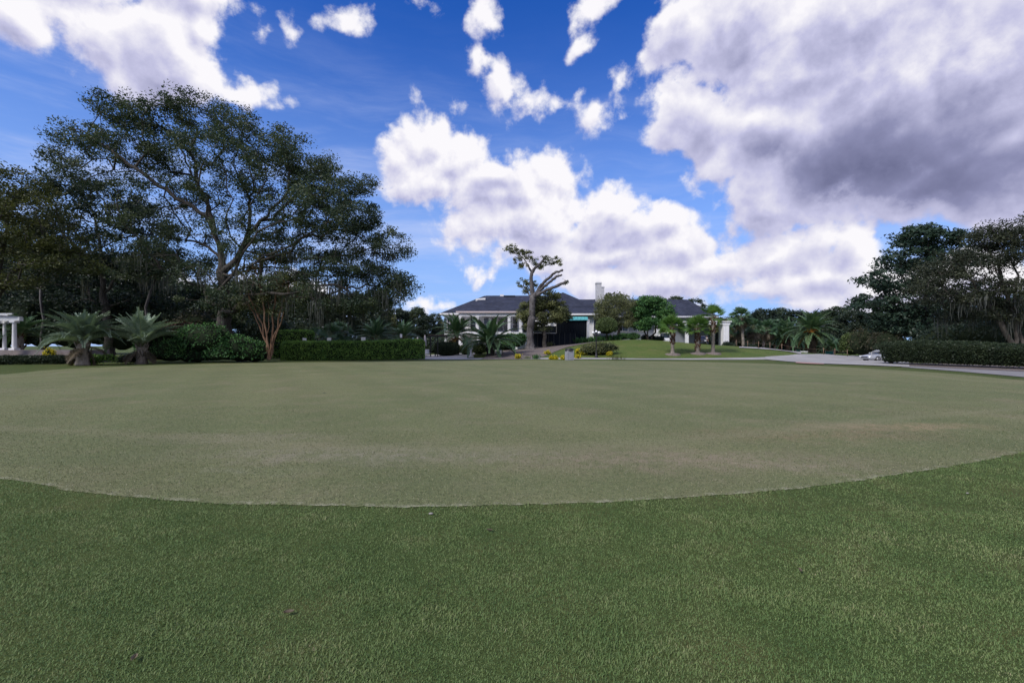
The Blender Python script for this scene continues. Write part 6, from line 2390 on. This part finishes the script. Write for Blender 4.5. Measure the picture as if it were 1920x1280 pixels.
shrub('grey_shrub', 'greyish brown shrub over the left end of the right hedge', 'shrub', on(X(1668, 58), 58), (2.4, 1.6, 1.9), 2600, 0.22, 'brown_leaf', blobs=5, rough=0.2, seed=127, jitter=0.2)
shrub('yellow_shrub', 'bright yellow green shrub on the terrace step near the first palm', 'shrub', on(X(90, 40.6), 40.6), (0.55, 0.45, 0.95), 900, 0.14, 'croton_leaf', blobs=3, rough=0.2, seed=131)
shrub('low_shrub', 'low yellow green plant right of the first palm base', 'shrub', on(X(182, 38.4), 38.4), (1.1, 0.7, 0.42), 1500, 0.15, 'hedge_leaf', blobs=3, rough=0.2, seed=133, jitter=0.12)
shrub('low_shrub', 'low dark plant between the second palm and the glossy bushes', 'shrub', on(X(236, 40.4), 40.4), (1.0, 0.7, 0.4), 1200, 0.15, 'dark_leaf', blobs=3, rough=0.2, seed=136, jitter=0.12)


# ---- yellow crotons and tufts along the path
def tuft(name, label, px, py, h, n, w, leaf, cat='plant', group=None, spread=0.5, d=None):
    g = G(px, py) if d is None else on(X(px, d), d)
    m = MB()
    for i in range(n):
        az = rng.uniform(0, 6.28)
        el = rng.uniform(0.7, 1.45)
        L = h * rng.uniform(0.7, 1.25)
        o = np.array([rng.normal(0, spread * 0.4), rng.normal(0, spread * 0.25), 0])
        d1 = np.array([math.cos(az) * math.cos(el), math.sin(az) * math.cos(el), math.sin(el)])
        p1 = o + d1 * L * 0.6
        p2 = p1 + (d1 * 0.7 + np.array([0, 0, -0.45])) * L * 0.5
        s = np.array([-math.sin(az), math.cos(az), 0]) * w
        m.add(np.array([o - s * .6, o + s * .6, p1 + s, p1 - s, p2]), [[0, 1, 2, 3]], 0, np.clip(rng.normal(.5, .2), 0, 1))
        m.f.append((np.array([[3, 2, 4]]) + m.n - 5, 0, np.array([0.5]), False))
    o = m.build(name, leaf, None, g)
    return tag(o, label, cat, group)


for i, (px, py, rx, rz, what) in enumerate([
        (971, 673.2, .28, .27, 'yellow croton in front of the mulch, nearest the low date palm'),
        (1027, 664.5, .34, .22, 'yellow croton on the lawn behind the litter bin, to its left'),
        (1034, 673.8, .20, .17, 'yellow croton at the path, left of a similar one'),
        (1041, 673.9, .22, .17, 'yellow croton at the path, second to the left of the litter bin'),
        (1056, 674.2, .26, .22, 'darker green and yellow croton touching the litter bin'),
        (1083, 672.0, .28, .22, 'darker yellow croton just right of the litter bin'),
        (1085, 663.5, .38, .34, 'tall yellow croton at the left end of the brownish shrub row'),
        (1094, 666.0, .34, .28, 'yellow croton between the litter bin and the lamp post'),
        (1122.5, 665.5, .30, .50, 'tallest yellow croton right behind the lamp post'),
        (1143, 667.0, .32, .27, 'yellow croton at the right end of the brownish shrub row')]):
    shrub('croton', what, 'shrub', G(px, py), (rx, rx, rz), 260, 0.15, 'croton_leaf', 'yellow crotons along the path', rough=0.2, seed=150 + i, jitter=0.08)
tuft('strap_plant', 'thin grey green grassy tuft left of the darker strappy one', 989, 673.2, 0.55, 70, 0.014, 'clipped_leaf')
tuft('strap_plant', 'dark green strappy tuft by the path left of the litter bin', 1005, 673.2, 0.8, 60, 0.03, 'shrub_leaf')
tuft('strap_plant', 'loose brownish grassy tuft on the kerb right of the lamp post', 1156, 674.6, 0.7, 120, 0.012, 'yellow_leaf', spread=1.2)
for i, px in enumerate((1083, 1095, 1107, 1119, 1131, 1143, 1155)):
    tuft('ginger_clump', 'strap leaved green clump in the row between the screened pavilion and the clipped ball', px, 0, 1.25, 90, 0.045, 'shrub_leaf', group='strap leaved clumps under the clubhouse', spread=1.0, d=70.3)
tuft('young_shrub', 'small sparse shrub in front of the black fence', 1033, 0, 1.0, 50, 0.03, 'olive_leaf', d=69.2)

# stones and fallen leaves on the fringe
for (px, py, s, what) in ((808, 968, .014, 'pale pebble lying in the fringe just below the rim of the green'), (1814, 929, .010, 'small whitish pebble in the grass on the right')):
    m = MB()
    m.lathe((0, 0, 0), [(0, -s * .3), (s, 0), (s * 1.1, s * .4), (s * .7, s * .8), (0, s * .95)], 9, 0, 1.5, 0.9)
    tag(m.build('pebble', 'stone', None, G(px, py) + [0, 0, 0.012]), what, 'pebble')

for (px, py, what) in ((608, 737, 'putting cup, hole shade painted on a disc, in the left half of the green'), (1283, 710, 'putting cup, hole shade painted on a disc, in the far right part of the green')):
    g = G(px, py)
    r = thing('golf_cup', what, 'golf hole', g + [0, 0, 0.006])
    m = MB()
    m.lathe((0, 0, 0), [(0.054, 0.004), (0.060, 0.006), (0.064, 0.002)], 20)
    m.build('rim', 'dark_metal', r)
    m = MB()
    m.lathe((0, 0, 0), [(0.0, 0.0035), (0.054, 0.004)], 20)  # flat disc, coloured dark in place of the shade inside the cup
    m.build('hole', 'interior_dark', r)
for (px, py, az, what) in ((1082 * 0.5, 1157, 0.4, 'dry curled leaf lying in the near grass left of centre'), (250, 1248, 1.9, 'pale dry leaf in the near left corner of the grass'), (918, 1000, 2.6, 'small dry leaf in the grass just below the green'), (1500, 1080, 1.2, 'dry leaf in the near grass on the right')):
    m = MB()
    t = np.linspace(-1, 1, 7)
    for sg in (-1, 1):
        V = np.concatenate([np.stack([t * .03, t * 0, .004 + .006 * t * t], 1), np.stack([t * .03, sg * .013 * (1 - t * t) ** .7, .012 + .006 * t * t + .004 * (1 - t * t)], 1)])
        i = np.arange(6)
        m.add(V, np.stack([i, i + 1, 8 + i, 7 + i], 1), 0, 0.6)
    o = m.build('fallen_leaf', 'dry_frond', None, G(px, py) + [0, 0, .014])
    o.rotation_euler = (0.2, 0.1, az)
    tag(o, what, 'leaf', 'dry leaves lying on the grass')

# ---- right hand trees
D = 58.0
tree('magnolia', 'tall dark glossy magnolia behind the right hedge', 'tree', on(X(1735, D), D), D,
     [(1712, 447, 34, 20, 0, 3, 36), (1745, 446, 50, 22, 0, 3.5, 50), (1700, 487, 54, 30, 0, 4, 60), (1672, 528, 52, 28, 0, 4, 56), (1765, 490, 56, 40, 0, 4, 60), (1645, 566, 40, 16, 0, 3, 32), (1612, 575, 18, 7, 0, 1.5, 9),
      (1705, 565, 66, 36, 0, 4, 70), (1790, 448, 16, 13, 0, 1.5, 10), (1745, 600, 86, 36, 0, 4, 70), (1685, 610, 52, 26, 0, 3, 40), (1738, 430, 20, 8, 0, 1.5, 10), (1800, 560, 50, 50, 0, 4, 50), (1660, 600, 30, 18, 0, 3, 20)],
     [[P(1735, 680, D) - [0, 0, .3]] + pts(D, (1736, 620), (1735, 560), (1738, 500), (1740, 450)), pts(D, (1735, 580), (1700, 555), (1650, 560)), pts(D, (1735, 560), (1775, 520), (1790, 480))],
     0.5, 'magnolia_leaf', 'dark_bark', per=60, spread=0.95, size=0.34, aspect=0.5)
D = 41.0
tree('live_oak', 'brownish thin leaved oak with hanging moss at the right edge', 'tree', on(X(1905, D), D), D,
     [(1752, 520, 34, 34, 0, 2.5, 26), (1795, 500, 44, 38, 0, 3, 40), (1845, 478, 44, 40, 0, 3, 44), (1895, 448, 36, 28, 0, 3, 36), (1868, 436, 34, 16, 0, 2.5, 18), (1925, 510, 50, 60, 0, 3, 40), (1830, 545, 66, 26, 0, 3, 44), (1775, 562, 44, 20, 0, 2.5, 24), (1900, 560, 50, 26, 0, 3, 26), (1960, 440, 60, 50, 0, 3, 36), (1715, 545, 18, 10, 0, 1.5, 6), (1880, 590, 60, 22, 1, 3, 26), (1800, 590, 50, 18, 1, 2.5, 18), (1920, 600, 40, 24, 1, 3, 20)],
     [[P(1905, 672, D) - [0, 0, .3]] + pts(D, (1898, 640), (1880, 607), (1860, 580), (1835, 545), (1810, 510)),
      [P(1909, 672, D) - [0, 0, .3]] + pts(D, (1906, 636), (1897, 595), (1885, 550), (1870, 490)),
      [P(1920, 676, D) - [0, 0, .3]] + pts(D, (1918, 625), (1902, 575), (1905, 520), (1900, 460)),
      [P(1925, 676, D) - [0, 0, .3]] + pts(D, (1940, 620), (1955, 560), (1960, 480))],
     0.30, 'grey_oak_leaf', 'oak_bark', per=120, spread=0.95, size=0.18, aspect=0.5, moss=30, moss_len=1.4, moss_q=0.25, flare=0.3, bare=[(1820, 530, 90, 50, -1, 3, 90)])
for i, (px, D, rx, rz, leaf, what) in enumerate([
        (1752, 54, 2.8, 2.1, 'dark_leaf', 'dark shrub mass under the magnolia behind the hedge'),
        (1790, 50, 3.6, 2.3, 'dark_leaf', 'dark shrub mass behind the middle of the right hedge'),
        (1865, 48, 3.4, 2.3, 'dark_leaf', 'dark shrub mass behind the leaning trunks at the right edge'),
        (1945, 47, 3.4, 2.6, 'dark_leaf', 'dark shrub mass cut by the right edge of the view')]):
    shrub('thicket_shrub', what, 'shrub', on(X(px, D), D), (rx, 1.8, rz), 3600, 0.3, leaf, 'dark shrubs behind the right hedge', blobs=5, seed=200 + i * 7, rough=0.2, jitter=0.18)


# ---- trees of the background: four kinds, copied
def bg_kind(name, leaf, h, rx, n, per, size, spread, seed, trunk_r=0.22, crown_from=0.3, thin=False):
    root = thing(name, 'x', 'tree', (0, 0, 0))
    c = []
    for k in range(n):
        f = rng.uniform(crown_from, 1.0)
        w = rx * (math.sin(math.pi * np.clip((f - crown_from) / (1.02 - crown_from), 0.08, 0.97)) ** 0.5)
        a, q = rng.uniform(0, 6.28), rng.uniform(0.3, 1) ** 0.6
        c.append([math.cos(a) * w * q, math.sin(a) * w * q, h * f])
    c = np.array(c)
    stem = np.stack([np.linspace(0, 0.3, 6), np.zeros(6), np.linspace(-0.3, h * 0.7, 6)], 1)
    nodes, par = grow(c, [stem], 0.3)
    m = MB()
    branches(m, nodes, par, trunk_r, 0.03, flare=0.3)
    m.build('trunk', 'oak_bark', root)
    m = MB()
    leaf_cloud(m, c, per, spread, size, 0.6, 0.55)
    m.build('crown', leaf, root)
    return root


KIND = {}


def bg(kind, px, D, scale, label, group, rz=None):
    rz = rng.uniform(0, 6.28) if rz is None else rz
    x = X(px, D)
    loc = on(x, D)
    src = KIND[kind]
    if not src.get('used'):
        src['used'] = 1
        src.location = tuple(float(v) for v in loc)
        src.rotation_euler = (0, 0, rz)
        src.scale = (scale,) * 3
        tag(src, label, None, group)
        return src
    c = copy_tree(src, loc, rz, scale, label, group)
    return c


KIND['round'] = bg_kind('broadleaf_tree', 'dark_leaf', 10.0, 4.2, 120, 75, 0.42, 1.2, 1)
KIND['olive'] = bg_kind('broadleaf_tree', 'olive_leaf', 9.5, 3.8, 110, 75, 0.40, 1.1, 2)
KIND['tall'] = bg_kind('broadleaf_tree', 'oak_leaf', 12.0, 3.6, 130, 70, 0.42, 1.1, 3, crown_from=0.35)
KIND['pine'] = bg_kind('pine_tree', 'oak_leaf', 13.0, 2.6, 60, 70, 0.34, 0.9, 4, crown_from=0.6)

LG = 'trees of the dark wood behind the great oak'
for i, (k, px, D, s) in enumerate([('round', -60, 82, 1.1), ('tall', 10, 86, 1.0), ('round', 85, 80, 1.05), ('olive', 150, 90, 1.15), ('round', 215, 84, 1.0), ('tall', 290, 92, 0.95), ('round', 345, 84, 0.9), ('olive', 400, 92, 1.0), ('round', 455, 86, 0.95),
                                   ('tall', 515, 94, 0.92), ('round', 560, 82, 0.95), ('olive', 610, 92, 1.0), ('round', 655, 86, 0.9), ('tall', 700, 96, 0.85)]):
    bg(k, px, D, s * (1.75 if px < 260 else 1.42 if px < 480 else 1.25), 'dark leafy tree in the wood behind the great oak and the left palms', LG)
TG = 'trees of the far treeline left of the clubhouse'
for (k, px, D, s) in [('olive', 722, 104, 0.95), ('round', 741, 108, 1.0), ('pine', 768, 118, 0.80), ('tall', 783, 112, 0.88), ('round', 803, 106, 0.82), ('pine', 818, 116, 0.74), ('olive', 836, 112, 0.78), ('round', 690, 112, 1.0)]:
    bg(k, px, D, s, 'hazy green tree in the far treeline between the great oak and the clubhouse', TG)
RG = 'trees of the far treeline right of the clubhouse'
for (k, px, D, s) in [('round', 1332, 110, 0.8), ('olive', 1352, 106, 0.8), ('round', 1378, 112, 0.85), ('olive', 1408, 118, 1.0), ('round', 1436, 108, 1.0), ('tall', 1462, 116, 0.9), ('round', 1490, 110, 0.98), ('olive', 1516, 120, 1.05), ('round', 1545, 112, 1.0), ('tall', 1572, 104, 0.85), ('round', 1598, 98, 0.9), ('olive', 1625, 104, 0.95),
                      ('round', 1660, 90, 0.9), ('round', 1720, 86, 0.95), ('olive', 1790, 84, 0.9), ('round', 1860, 80, 0.95), ('tall', 1930, 78, 0.9)]:
    bg(k, px, D, s, 'dark tree in the far treeline behind the date palms and the magnolia', RG)
bg('pine', 1268, 118, 1.02, 'thin tree top showing over the east roof, left of its twin', 'thin trees showing over the east roof')
bg('pine', 1303, 116, 0.98, 'thin tree top showing over the sloping east end of the roof', 'thin trees showing over the east roof')
bg('olive', 1150, 118, 1.35, 'pale tree top just showing over the roof right of the chimneys', 'thin trees showing over the east roof')

# ---- undergrowth that closes the view below the tree crowns
def thicket_row(rows, label, group, rad, leaf, seed):
    src = None
    for i, (px, D, sc) in enumerate(rows):
        loc = on(X(px, D), D)
        if src is None:
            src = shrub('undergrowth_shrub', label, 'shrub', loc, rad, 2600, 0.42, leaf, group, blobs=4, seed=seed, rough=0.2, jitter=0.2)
            src.scale = (sc,) * 3
        else:
            copy_tree(src, loc, rng.uniform(0, 6.28), sc, label, group)


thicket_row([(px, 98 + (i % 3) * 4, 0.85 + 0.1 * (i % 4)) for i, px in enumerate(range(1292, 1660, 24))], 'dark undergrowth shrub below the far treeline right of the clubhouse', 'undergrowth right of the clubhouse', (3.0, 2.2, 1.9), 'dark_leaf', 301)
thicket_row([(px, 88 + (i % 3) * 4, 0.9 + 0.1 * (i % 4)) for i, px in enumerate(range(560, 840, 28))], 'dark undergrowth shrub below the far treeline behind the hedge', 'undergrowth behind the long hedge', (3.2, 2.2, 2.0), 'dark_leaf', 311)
